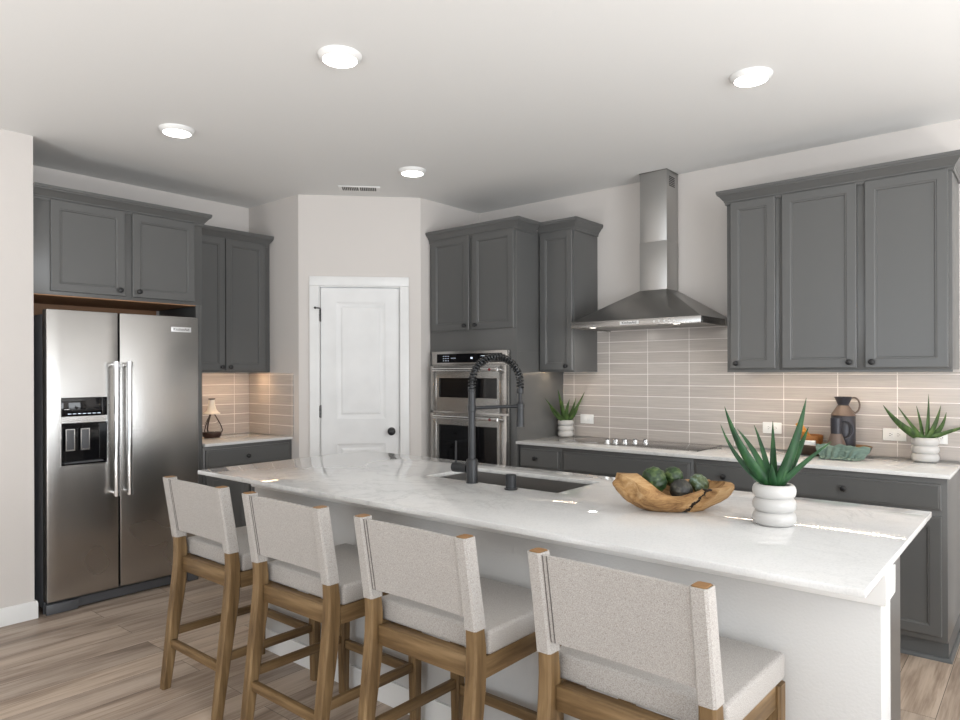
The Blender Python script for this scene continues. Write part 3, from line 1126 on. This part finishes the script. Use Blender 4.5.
# ------------------------------------------------------------------ island
IX0, IX1, IY0, IY1 = -3.324, -.324, -2.779, -1.670
t = thing('kitchen_island', 'long white panelled kitchen island with grey cabinets behind its stools', 'island', (0, 0, 0))
MB().box(-3.19, -.333, -2.540, -2.412, 0, .8935, .002).build('back_panel', M['island_paint'], t)
ap = MB()
ap.sweep([(-3.19, -2.42), (-3.19, -2.5405), (-.333, -2.5405), (-.333, -2.42)], [(.0005, .815), (.010, .815), (.013, .822), (.013, .8935), (.0005, .8935)])
ap.build('apron', M['trim'], t)
MB().sweep([(-3.19, -2.42), (-3.19, -2.5405), (-.333, -2.5405), (-.333, -2.42)], [(.0005, 0), (.014, 0), (.014, .088), (.010, .1), (.0005, .1)]).build('base_trim', M['trim'], t)
cb = MB()
cb.box(-3.16, -2.312, -2.411, -1.712, .10, .8935).box(-1.528, -.415, -2.411, -1.712, .10, .8935)
cb.box(-2.312, -1.528, -2.411, -2.20, .10, .66).box(-2.312, -1.528, -2.20, -1.712, .10, .66)
cb.box(-2.312, -1.528, -2.411, -2.215, .66, .8935).box(-2.312, -1.528, -1.800, -1.712, .66, .8935)
cb.build('cabinet_body', M['cab'], t)
MB().box(-3.12, -.43, -2.405, -1.78, 0, .0995).build('toe_kick', M['kick'], t)
# doors on the cooking side
xs = [-3.15, -2.73, -2.312, -1.92, -1.528, -.965, -.41]
for a, bq in zip(xs, xs[1:]):
    o = MB().panel(0, bq - a - .012, .13, .862, -.0005, SHAKER)
    o.xform(Matrix.Translation((bq - .006, -1.712, 0)) @ Matrix.Rotation(pi, 4, 'Z'))
    od = o.build('door', M['cab'], t, 15)
    k_ = knob_mb(0, 0, 0)
    k_.xform(Matrix.Translation((a + .045, -1.6925, .82)) @ Matrix.Rotation(pi, 4, 'Z'))
    k_.build('knob', M['black'], od)

SKX0, SKX1, SKY0, SKY1 = -2.292, -1.548, -2.180, -1.826
tag(slab_with_hole(IX0, IX1, IY0, IY1, SKX0, SKX1, SKY0, SKY1).build('countertop', M['quartz']), 'long white veined quartz island top with sink cut into it', 'countertop')

t = thing('sink', 'undermount stainless steel sink basin set in the island top', 'sink', (SKX0, SKY0, .893))
W, D_ = SKX1 - SKX0, SKY1 - SKY0
m = MB()
def srect(i, z):
    return [(i, i, z), (W - i, i, z), (W - i, D_ - i, z), (i, D_ - i, z)]
m.loops([srect(-.010, 0), srect(-.010, -.003), srect(-.006, -.20), srect(.0, -.215), srect(.02, -.2155), srect(.025, -.212), srect(.010, -.2), srect(.004, -.01), srect(.004, 0)], cap0=False, cap1=False)
# floor of the basin and closing rims
bm = m.bm
m.box(.018, W - .018, .018, D_ - .018, -.215, -.211)
m.build('basin', M['sink'], t)
MB().lathe([(.0, 0), (.042, 0), (.045, .002), (.03, .003), (0, .002)], 24, (W / 2, D_ / 2, -.2105), cap0=False, cap1=False).build('drain', M['chrome'], t)

# faucet
FX, FYY = -1.981, -2.207
t = thing('faucet', 'matte black pull-down faucet with coiled spring neck beside the sink', 'faucet', (FX, FYY, .9145), math.radians(-18))
MB().lathe([(.027, 0), (.027, .004), (.0255, .006), (.0255, .100), (.0225, .106), (.016, .107)], 28).build('base', M['matte_black'], t)
MB().lathe([(.016, .107), (.016, .418), (.0145, .420)], 24).build('pole', M['matte_black'], t)
va = MB()
va.lathe([(.021, -.024), (.021, -.078), (.0225, -.0785), (.0225, -.108), (.018, -.111), (.0, -.112)], 24, (0, 0, .062), axis='x', cap1=False)
vo = va.build('valve', M['matte_black'], t)
vo.rotation_euler = (0, 0, math.radians(18))
MB().tube([(-.096, 0, .083), (-.097, .001, .120), (-.099, .004, .180)], [.0045, .0045, .004], 10).build('lever', M['matte_black'], vo)
RH = .132                      # half distance pole to spray head
neck = [(0, 0, .412), (0, 0, .44)]
for i in range(17):
    a = pi - pi * i / 16
    neck.append((0, RH + RH * math.cos(a), .44 + .122 * math.sin(a)))
neck.append((0, 2 * RH, .385))
MB().tube(neck, .0075, 12).build('hose', M['matte_black'], t)
# spring coil around the hose
def along(path, n):
    P = [Vector(p) for p in path]
    L = [0]
    for a, bq in zip(P, P[1:]):
        L.append(L[-1] + (bq - a).length)
    out = []
    for i in range(n):
        s = L[-1] * i / (n - 1)
        k2 = 0
        while k2 < len(L) - 2 and L[k2 + 1] < s:
            k2 += 1
        f = (s - L[k2]) / max(1e-9, L[k2 + 1] - L[k2])
        out.append((P[k2].lerp(P[k2 + 1], f), (P[k2 + 1] - P[k2]).normalized()))
    return out


turns = 30
cp = []
for i, (p, tg) in enumerate(along(neck[:-1] + [(0, 2 * RH, .418)], turns * 10 + 1)):
    a = 2 * pi * i / 10
    n1 = Vector((1, 0, 0)); n2 = tg.cross(n1)
    cp.append(p + (n1 * math.cos(a) + n2 * math.sin(a)) * .0150)
MB().tube(cp, .0042, 8).build('spring', M['spring'], t)
MB().lathe([(.0165, .405), (.0175, .407), (.0175, .416), (.0165, .418)], 20).build('spring_collar', M['matte_black'], t)
MB().lathe([(.016, .392), (.0175, .394), (.0175, .416), (.016, .418)], 20, (0, 2 * RH, 0)).build('spring_end', M['matte_black'], t)
MB().lathe([(.009, .392), (.009, .36), (.016, .345), (.0185, .335), (.0195, .250), (.0205, .238), (.0, .236)], 24, (0, 2 * RH, 0), cap1=False).build('spray_head', M['matte_black'], t)
am = MB().tube([(0, 0.012, .333), (0, 2 * RH - .02, .333)], .008, 12)
am.lathe([(.019, .325), (.022, .326), (.022, .343), (.019, .344)], 20, (0, 2 * RH, 0)).lathe([(.0165, .318), (.019, .320), (.019, .346), (.0165, .348)], 20)
am.build('holder_arm', M['matte_black'], t)
t = thing('air_switch', 'short black push button on island top beside the faucet', 'button', (-1.742, -2.235, .9145))
MB().lathe([(.028, 0), (.028, .006), (.022, .007)], 28).build('flange', M['matte_black'], t)
MB().lathe([(.0225, .007), (.0225, .060), (.020, .063), (.0, .063)], 28, cap1=False).build('cap', M['matte_black'], t)

# ------------------------------------------------------------------ counter stools
def loft_rect(m, secs, grow=0.0, x=0.0):
    rings = []
    for z, y, wx, wy in secs:
        a, bq = wx / 2 + grow, wy / 2 + grow
        c_ = min(.006, a * .3)
        rings.append([(x - a + c_, y - bq, z), (x + a - c_, y - bq, z), (x + a, y - bq + c_, z), (x + a, y + bq - c_, z),
                      (x + a - c_, y + bq, z), (x - a + c_, y + bq, z), (x - a, y + bq - c_, z), (x - a, y - bq + c_, z)])
    m.loops(rings)
    return m


REAR = [(0, -.240, .036, .038), (.02, -.238, .037, .039), (.14, -.222, .039, .044), (.28, -.203, .041, .050), (.40, -.186, .043, .055), (.48, -.176, .044, .057), (.55, -.170, .043, .055),
        (.61, -.169, .042, .052), (.68, -.175, .040, .047), (.78, -.191, .038, .045), (.94, -.217, .037, .044)]
HX = .222


def make_stool():
    t = thing('counter_stool', 'stool', 'stool', (0, 0, 0), 0, 'counter stools along the island')
    for s in (-1, 1):
        lg = loft_rect(MB(), REAR[:-1] + [(.9415, -.217, .037, .044)], 0, s * HX).build('leg', M['oak_z'], t, 30)
        loft_rect(MB(), [(.9417, -.217, .035, .042), (.943, -.2172, .033, .040)], 0, s * HX).build('end_grain', M['oak_end'], lg)
        sl = [(.668, -.1738, .040, .047)] + REAR[8:-1] + [(.9405, -.217, .037, .044)]
        loft_rect(MB(), sl, .003, s * HX).build('fabric_sleeve', M['fabric'], t, 30)
        loft_rect(MB(), [(0, .240, .036, .036), (.3, .240, .044, .044), (.513, .240, .046, .046), (.575, .240, .046, .046)], 0, s * HX).build('leg', M['oak_z'], t, 30)
    # fabric back
    m = MB()
    sec = []
    for i in range(9):
        z = .702 + (.936 - .702) * i / 8
        f = (z - .68) / (.94 - .68)
        y = -.175 - .042 * f
        sec.append((z, y - .012))
    rings = []
    for z, y in sec:
        ring = []
        for k2 in range(13):
            x = -.202 + .404 * k2 / 12
            ring.append((x, y - .006 + .006 * math.sin(pi * k2 / 12), z))
        for k2 in range(12, -1, -1):
            x = -.202 + .404 * k2 / 12
            ring.append((x, y + .006 + .006 * math.sin(pi * k2 / 12), z))
        rings.append(ring)
    m.loops(rings)
    bk = m.build('fabric_back', M['fabric'], t, 40)
    m = MB()
    for x in (-.196, -.184):
        m.loops([[(x - .0012, y - .0075 + .0009, z), (x + .0012, y - .0075 + .0009, z), (x + .0012, y - .0045, z), (x - .0012, y - .0045, z)] for z, y in sec])
    m.build('seam', M['seam'], bk)
    # cushion, slightly crowned
    m = MB()
    m.box(-.243, .243, -.135, .268, .580, .652, .012, 3)
    m.build('seat_cushion', M['fabric'], t, 40)
    MB().box(-HX + .0222, HX - .0222, -.172, -.126, .513, .5785, .003).build('rear_rail', M['oak_x'], t)
    MB().box(-HX + .0235, HX - .0235, .228, .252, .513, .5785, .003).build('front_rail', M['oak_x'], t)
    for s in (-1, 1):
        MB().box(s * HX - .012, s * HX + .012, -.139, .2165, .513, .5785, .003).build('side_rail', M['oak_y'], t)
        MB().box(s * HX - .011, s * HX + .011, -.185, .2185, .225, .259, .003).build('stretcher', M['oak_y'], t)
    MB().box(-HX + .0200, HX - .0200, -.224, -.202, .180, .216, .003).build('stretcher', M['oak_x'], t)
    MB().box(-HX + .0215, HX - .0215, .229, .251, .203, .239, .003).build('stretcher', M['oak_x'], t)
    return t


st = make_stool()
for i, (x, y, rz, lab) in enumerate((
        (-2.820, -2.840, 0.0, 'linen and oak counter stool standing closest to the refrigerator'),
        (-2.168, -2.840, 0.0, 'linen and oak counter stool, second along the island from the refrigerator'),
        (-1.500, -2.840, -.004, 'linen and oak counter stool, third along the island from the refrigerator'),
        (-.802, -2.840, -.03, 'linen and oak counter stool farthest from the refrigerator, cut by the lower edge'))):
    o = st if i == 0 else copy_tree(st)
    o.location = (x, y, 0)
    o.rotation_euler = (0, 0, rz)
    o['label'] = lab

# ------------------------------------------------------------------ potted aloes
def aloe(loc, label, leaves, mat, pr=.066, ph=.130, base_w=.017):
    t = thing('potted_aloe', label, 'plant', loc, 0, 'potted aloes in ringed white pots')
    h3 = ph / 3
    prof = [(0, 0), (pr * .76, 0)]
    for i in range(3):
        for k2 in range(9):
            a = -pi / 2 + pi * (k2 + .5) / 9
            prof.append((pr * .80 + pr * .20 * math.cos(a), h3 * (i + .5) + h3 * .5 * math.sin(a)))
    prof += [(pr * .80, ph), (pr * .72, ph - .003), (pr * .70, ph - .02), (0, ph - .02)]
    MB().lathe(prof, 40, cap0=False, cap1=False).build('pot', M['ceramic'], t, 50)
    MB().lathe([(0, ph - .0195), (pr * .68, ph - .0195), (pr * .6, ph - .012), (0, ph - .008)], 24, cap0=False, cap1=False).build('soil', M['soil'], t)
    for r, u, f, wd, bend in leaves:
        tip = RGT * r + FWD * f + UP * u
        hor = Vector((tip.x, tip.y, 0))
        b0 = hor.normalized() * .012 if hor.length > .001 else Vector((0, 0, 0))
        b0 = b0 + UP * -.012
        ln = (tip - b0).length
        mid = b0.lerp(tip, .5) + UP * ln * bend - hor.normalized() * ln * bend * .9
        side = (tip - b0).cross(UP)
        if side.length < 1e-4:
            side = RGT.copy()
        side.normalize()
        scr = (tip - b0).cross(FWD).normalized()
        if scr.dot(side) < 0:
            scr = -scr
        side = (side * .45 + scr * .8).normalized()
        # turn wide faces partly to the room
        rings = []
        n = 14
        for i in range(n + 1):
            q = i / n
            p = b0 * (1 - q) ** 2 + mid * 2 * q * (1 - q) + tip * q * q
            tg = ((mid - b0) * (1 - q) + (tip - mid) * q).normalized()
            sd = (side - tg * side.dot(tg)).normalized()
            nn = sd.cross(tg)
            wv = wd * 1.12 * (1 - q ** 1.7) ** .95 + .0007
            th = wv * .34
            ring = []
            for k2 in range(10):
                a = 2 * pi * k2 / 10
                cx_, cy_ = math.cos(a) * wv, math.sin(a) * th
                cy_ += .45 * wv * (abs(math.cos(a)) ** 2) * .5
                ring.append(p + sd * cx_ + nn * cy_ + UP * ph)
            rings.append(ring)
        MB().loops(rings).build('leaf', mat, t, 60)
    return t


aloe((-.689, -2.216, .9145), 'largest potted aloe, white ringed pot on the island top', [
    (-.166, .250, -.02, .016, -.10), (-.158, .188, .04, .012, -.14), (-.100, .173, .05, .014, .07), (-.040, .185, .06, .011, .05), (.018, .198, .05, .012, -.12),
    (.091, .278, -.03, .024, -.06), (.121, .180, .02, .015, -.05), (.160, .140, -.05, .013, .02), (.03, .10, -.05, .013, .05), (-.03, .07, -.05, .012, .05)], M['aloe'])
aloe((-.530, -.115, .9145), 'potted aloe in white ringed pot beside outlets at counter end', [
    (-.246, .178, -.03, .020, -.10), (-.137, .168, .02, .013, -.02), (-.022, .170, .04, .010, .03), (.020, .235, .0, .016, -.03), (.065, .165, -.03, .018, -.08), (.100, .172, .02, .012, -.08),
    (.123, .135, .01, .014, -.20), (.225, .070, -.05, .016, .02)], M['aloe_olive'])
aloe((-2.843, -.105, .9145), 'small potted aloe in white ringed pot beside the oven tower', [
    (-.172, .172, -.16, .012, -.03), (-.138, .118, -.15, .012, -.14), (-.066, .232, -.06, .015, .02), (-.028, .150, -.03, .016, -.04), (.008, .130, -.05, .017, .0), (.034, .158, .02, .012, .10),
    (.083, .170, .02, .013, -.06), (.146, .215, .0, .013, -.05), (.092, .120, -.05, .016, -.16)], M['aloe_olive'], .060, .125)

# ------------------------------------------------------------------ teak root bowl with green balls
BA = math.atan2(RGT.y, RGT.x)
t_b = thing('wooden_bowl', 'rough teak root bowl holding green artichokes on the island', 'bowl', (-1.034, -2.200, .9145), BA)
m = MB()
nt_, nr_ = 72, 14
rings = []
def rimh(a):
    # a=0 towards local +x; front is local -y
    c_, s_ = math.cos(a), math.sin(a)
    h = .088 + .040 * max(0, -c_) ** 1.2 + .010 * max(0, c_) - .030 * math.exp(-((a - 4.45) / .55) ** 2) - .010 * math.exp(-((a - 5.6) / .3) ** 2) - .004 * max(0, s_)
    return h
def nz(p, s=12, a=.010):
    return noise.noise(Vector(p) * s) * a
LA, LB = .210, .115
outer = []
for i in range(nr_ + 1):
    q = i / nr_
    ring = []
    for k2 in range(nt_):
        a = 2 * pi * k2 / nt_
        h = rimh(a) * q
        bul = .30 * max(0, -math.cos(a)) ** 2
        rr = .50 + .50 * math.sin(q * pi / 2 * .95) ** .75 + bul * q * (1 - q) - .04 * q * max(0, -math.cos(a))
        x = LA * rr * math.cos(a); y = LB * rr * math.sin(a) * (.9 + .1 * q)
        d_ = nz((x, y, h)) + nz((x, y, h), 40, .004)
        if q == 0:
            d_ = 0
        # crack on the front
        ck = math.exp(-((a - 2 * pi * .815 - .10 * (q - .5)) / .055) ** 2)
        k3 = 1 + d_ / .07 - .30 * ck * (q > 0)
        ring.append((x * k3, y * k3, max(.0, h + d_ * .6 * q)))
    rings.append(ring)
for i in range(nr_ + 1):
    q = 1 - i / nr_
    ring = []
    for k2 in range(nt_):
        a = 2 * pi * k2 / nt_
        wall = .032 if q > .999 else .027
        h = .022 + (rimh(a) - .022) * q
        rr = .35 + .65 * q ** .6
        x = (LA - wall - .045 * max(0, -math.cos(a)) ** .8) * rr * math.cos(a); y = (LB - wall * .8) * rr * math.sin(a)
        d_ = nz((x, y, h), 20, .003)
        ck = math.exp(-((a - 2 * pi * .815 - .05) / .055) ** 2)
        ring.append((x, y, h + d_ - (.012 * ck if q > .9 else 0)))
    rings.append(ring)
m.loops(rings)
m.build('bowl_body', M['teak'], t_b, 50)


def artichoke(rx, fy, z, r, label, mat, squash=1.0, tilt=(0, 0)):
    base = Vector((-1.034, -2.200, .9145)) + RGT * rx + FWD * fy + UP * z
    m = MB()
    bmesh.ops.create_uvsphere(m.bm, u_segments=36, v_segments=26, radius=1)
    for v in m.bm.verts:
        p = v.co.copy()
        th = math.acos(max(-1, min(1, p.z))); ph_ = math.atan2(p.y, p.x)
        row = th / pi * 8
        ri = math.floor(row); fr_ = row - ri
        seg = 7
        f = (ph_ / (2 * pi) * seg + .5 * (ri % 2)) % 1.0
        lobe = (1 - (2 * f - 1) ** 2)
        bump_ = .10 * (fr_) * (.4 + .6 * lobe) * math.sin(th) ** .5 if th > 0 else 0
        k3 = r * (.93 + bump_ + .05 * noise.noise(p * 3 + Vector((rx * 50, 0, 0))))
        v.co = Vector((p.x * k3, p.y * k3, p.z * k3 * squash + r * squash))
    m.xform(Matrix.Translation((0, 0, r * squash)) @ Matrix.Rotation(tilt[0], 4, 'X') @ Matrix.Rotation(tilt[1], 4, 'Y') @ Matrix.Translation((0, 0, -r * squash)))
    o = m.build('artichoke', mat, None, 60)
    o.location = base
    return tag(o, label, 'artichoke', 'artichokes in the teak bowl')


artichoke(-.074, -.004, .056, .045, 'largest rounded green artichoke, at the thick end of the teak bowl', M['arti'], 1.1, (.2, -.2))
artichoke(.006, .040, .074, .037, 'green artichoke at the back of the teak bowl behind the dark one', M['arti'], 1.0, (.5, .3))
artichoke(.016, -.024, .034, .041, 'dark blackish artichoke in the middle of the teak bowl', M['arti_dark'], .95, (.9, .2))
artichoke(.094, .022, .058, .037, 'pale teal green artichoke at the low end of the teak bowl', M['arti_blue'], .85, (.1, .9))

# ------------------------------------------------------------------ tray with pottery
TR = Vector((-.985, -.155, .9145))
t = thing('tray', 'long dark wooden dough bowl tray on range counter holding pitchers', 'tray', TR)
m = MB()
def oval(a_, b_, z, n=40, e=2.6):
    out = []
    for k2 in range(n):
        a = 2 * pi * k2 / n
        c_, s_ = math.cos(a), math.sin(a)
        out.append((a_ * math.copysign(abs(c_) ** (2 / e), c_), b_ * math.copysign(abs(s_) ** (2 / e), s_), z))
    return out
m.loops([oval(.165, .092, 0), oval(.172, .097, .004), oval(.200, .119, .040), oval(.208, .125, .058), oval(.206, .123, .062)], cap1=False)
m.build('outside', M['tray_wood'], t)
m = MB()
m.loops([oval(.2055, .1225, .0622), oval(.197, .115, .0622), oval(.190, .110, .045), oval(.178, .104, .022), oval(.172, .100, .021)], cap0=False)
m.build('inside', M['tray_in'], t)

# tall pitcher
PB = .9145 + .0225
t = thing('pitcher', 'tall bronze and dark grey handled pitcher standing on the wooden tray', 'pitcher', (-.934, -.102, PB))
MB().lathe([(.0, 0), (.062, 0), (.064, .004), (.064, .206), (.062, .209)], 36, cap0=False, cap1=False).build('lower_body', M['pewter'], t)
MB().lathe([(.0645, .2085), (.0665, .212), (.030, .268)], 36, cap0=False, cap1=False).build('shoulder', M['bronze'], t)
MB().lathe([(.030, .2682), (.028, .272), (.047, .316), (.048, .318), (.045, .318), (.026, .274), (.0, .27)], 36, cap0=False, cap1=False).build('neck', M['pewter'], t)
hd_ = []
for i in range(15):
    a = math.radians(140 - 235 * i / 14)
    hd_.append(RGT * (.062 + .034 * math.cos(a)) + UP * (.268 + .045 * math.sin(a)))
hd_ = [RGT * .044 + UP * .314] + hd_[2:-1] + [RGT * .046 + UP * .240]
MB().tube(hd_, .0052, 10).build('handle', M['bronze'], t)
# low pitcher in front of it
t = thing('pitcher', 'low dark grey and bronze handled pitcher in front of the tall one', 'pitcher', (-.946, -.219, PB))
MB().lathe([(.0, 0), (.047, 0), (.050, .004), (.050, .052), (.0285, .112)], 36, cap0=False, cap1=False).build('lower_body', M['bronze'], t)
MB().lathe([(.0285, .1123), (.029, .115), (.029, .200), (.027, .200), (.026, .117), (0, .116)], 36, cap0=False, cap1=False).build('neck', M['pewter'], t)
hd_ = []
for i in range(13):
    a = math.radians(115 - 205 * i / 12)
    hd_.append(RGT * (.052 + .044 * math.cos(a)) + UP * (.135 + .050 * math.sin(a)))
hd_ = [RGT * .0275 + UP * .186] + hd_[1:-1] + [RGT * .047 + UP * .080]
MB().tube(hd_, .0065, 10).build('handle', M['pewter'], t)

# small wooden bowl with sticks, white napkin stack
BZ = .9145 + .0225
t = thing('bowl', 'small reddish wooden bowl on the tray behind white napkins', 'bowl', (-1.108, -.132, BZ))
MB().lathe([(0, 0), (.036, 0), (.040, .004), (.060, .034), (.070, .050), (.073, .088), (.070, .090), (.066, .052), (.05, .02), (0, .012)], 36, cap0=False, cap1=False).build('bowl_body', M['bowl_small'], t)
for i, (dx, dy, lab) in enumerate(((.014, -.016, 'orange wooden stick in the reddish bowl, nearer the napkins'), (.020, .014, 'orange wooden stick in the reddish bowl, nearer the tiles'))):
    o = MB().tube([Vector((0, 0, 0)), Vector((-.078, -.012, .122 - i * .004))], [.0125, .0125], 14).build('wooden_stick', M['orange_wood'])
    o.location = Vector((-1.108 + dx, -.132 + dy, BZ + .036))
    tag(o, lab, 'stick', 'orange sticks in the small bowl')
t = thing('napkin_stack', 'stack of folded white napkins at the tray end', 'napkins', (-1.105, -.229, BZ + .012), .12)
m = MB()
for i in range(4):
    m.box(-.052, .052, -.022, .022, .004 + i * .012, .0155 + i * .012, .004)
m.build('napkin_body', M['white_plastic'], t)

# sage cloth draped over the front rim of the tray
m = MB()
nu, nv = 46, 30
grid = []
def rnd(p):
    return noise.noise(Vector(p))
for jv in range(nv + 1):
    row = []
    q = jv / nv
    for iu in range(nu + 1):
        s = iu / nu
        x = TR.x + .085 + (s - .5) * (.235 + .03 * math.sin(q * 5)) + .006 * rnd((q * 4, s * 3, 1))
        fold = .010 * math.sin(s * 17 + 2.2 * q) + .007 * math.sin(s * 31 + q * 4 + 1)
        if q < .3:
            k3 = q / .3
            y = -.274 - .018 * k3
            z = .9145 + .067 + .008 * math.sin(pi * k3 * .9) + .004 * math.sin(s * 15)
        elif q < .8:
            k3 = (q - .3) / .5
            y = -.292 - .030 * k3 - abs(fold) * (0.4 + k3)
            z = .9145 + .068 - .060 * k3
        else:
            k3 = (q - .8) / .2
            y = -.322 - .045 * k3 - abs(fold) * 1.2
            z = .9145 + .008 - .005 * k3 + .004 * abs(math.sin(s * 23 + 1)) 
        # drape follows the tray's rounded end
        ex = max(0, (x - (TR.x + .13)) / .09)
        y += .05 * min(1, ex) ** 2
        z -= .020 * min(1, ex) ** 2 * (1 - q) 
        y -= .010 * abs(rnd((s * 9, q * 7, 3))) + .006 * abs(rnd((s * 21, q * 16, 5)))
        z += .008 * rnd((s * 8, q * 6, 9)) * (1 if q < .8 else .4)
        row.append(m.bm.verts.new((x, y, max(z, .917))))
    grid.append(row)
for jv in range(nv):
    for iu in range(nu):
        m.bm.faces.new((grid[jv][iu], grid[jv][iu + 1], grid[jv + 1][iu + 1], grid[jv + 1][iu]))
o = m.build('cloth', M['cloth'], None, 80)
so = o.modifiers.new('thickness', 'SOLIDIFY'); so.thickness = .0025; so.offset = 0
tag(o, 'sage green cloth draped over the front of the wooden tray', 'cloth')

# ------------------------------------------------------------------ lamps
def downlight(x, y, label):
    t = thing('ceiling_light', label, 'ceiling light', (x, y, ZC - .0005), 0, 'round ceiling lights')
    MB().lathe([(.094, 0), (.092, -.006), (.082, -.020), (.074, -.024), (.072, -.021), (.072, -.004), (.0, -.002)], 48, cap0=False, cap1=False).build('trim_ring', M['white_plastic'], t, 40)
    MB().lathe([(.0, -.021), (.0715, -.021), (.0705, -.0235), (.04, -.026), (.0, -.027)], 40, cap0=False, cap1=False).build('diffuser', M['lamp'], t, 60)
    return t


downlight(-3.751, -2.670, 'round lit ceiling light above the refrigerator and nearest stool')
downlight(-2.343, -2.648, 'round lit ceiling light over the middle of the island')
downlight(-3.312, -1.264, 'round lit ceiling light in front of the pantry door')
downlight(-1.061, -1.294, 'round lit ceiling light in front of the wide upper cabinet')

t = thing('ceiling_vent', 'small white slotted air vent in the ceiling above pantry door', 'vent', (-3.930, -1.205, ZC - .0005), ang)
MB().box(-.152, .152, -.062, .062, -.006, 0, .002).build('frame', M['white_plastic'], t)
m = MB()
for half in (0, 1):
    for i in range(9):
        x = -.125 + half * .13 + i * .0135
        m.box(x, x + .0085, -.045, .045, -.0070, -.0062)
m.build('slots', M['slot'], t)


def led(x0, x1, y, z, label, mat, axis='x'):
    c_ = ((x0 + x1) / 2)
    loc = (c_, y, z) if axis == 'x' else (y, c_, z)
    t = thing('under_cabinet_light', label, 'light strip', loc, 0 if axis == 'x' else R90, 'light strips under the upper cabinets')
    L = (x1 - x0) / 2
    MB().box(-L, L, -.008, .008, -.0017, .0070).build('strip_base', M['white_plastic'], t)
    n = int((x1 - x0) / .026)
    m = MB()
    for i in range(n):
        q = -L + .008 + i * .026
        m.box(q, q + .013, -.008, .008, -.0032, -.0018)
    m.build('led_beads', M[mat], t)
    return t


led(-1.49, -.41, -.25, 1.4045, 'glowing light strip under the long upper cabinets by the hood', 'led')
led(-2.90, -2.64, -.25, 1.4095, 'glowing light strip under the narrow upper cabinet by tower', 'led')
led(-2.08, -1.44, LX + .23, 1.4125, 'glowing light strip under the nook upper cabinet', 'led_warm', 'y')
for x in (-.33, .27):
    l = bpy.data.lights.new('hood_light', 'AREA'); l.shape = 'DISK'; l.size = .05; l.energy = 1.2; l.color = (1, .94, .86)
    o = bpy.data.objects.new('hood_light', l); COL.objects.link(o); o.location = (-2.068 + x, -.47, 1.697)
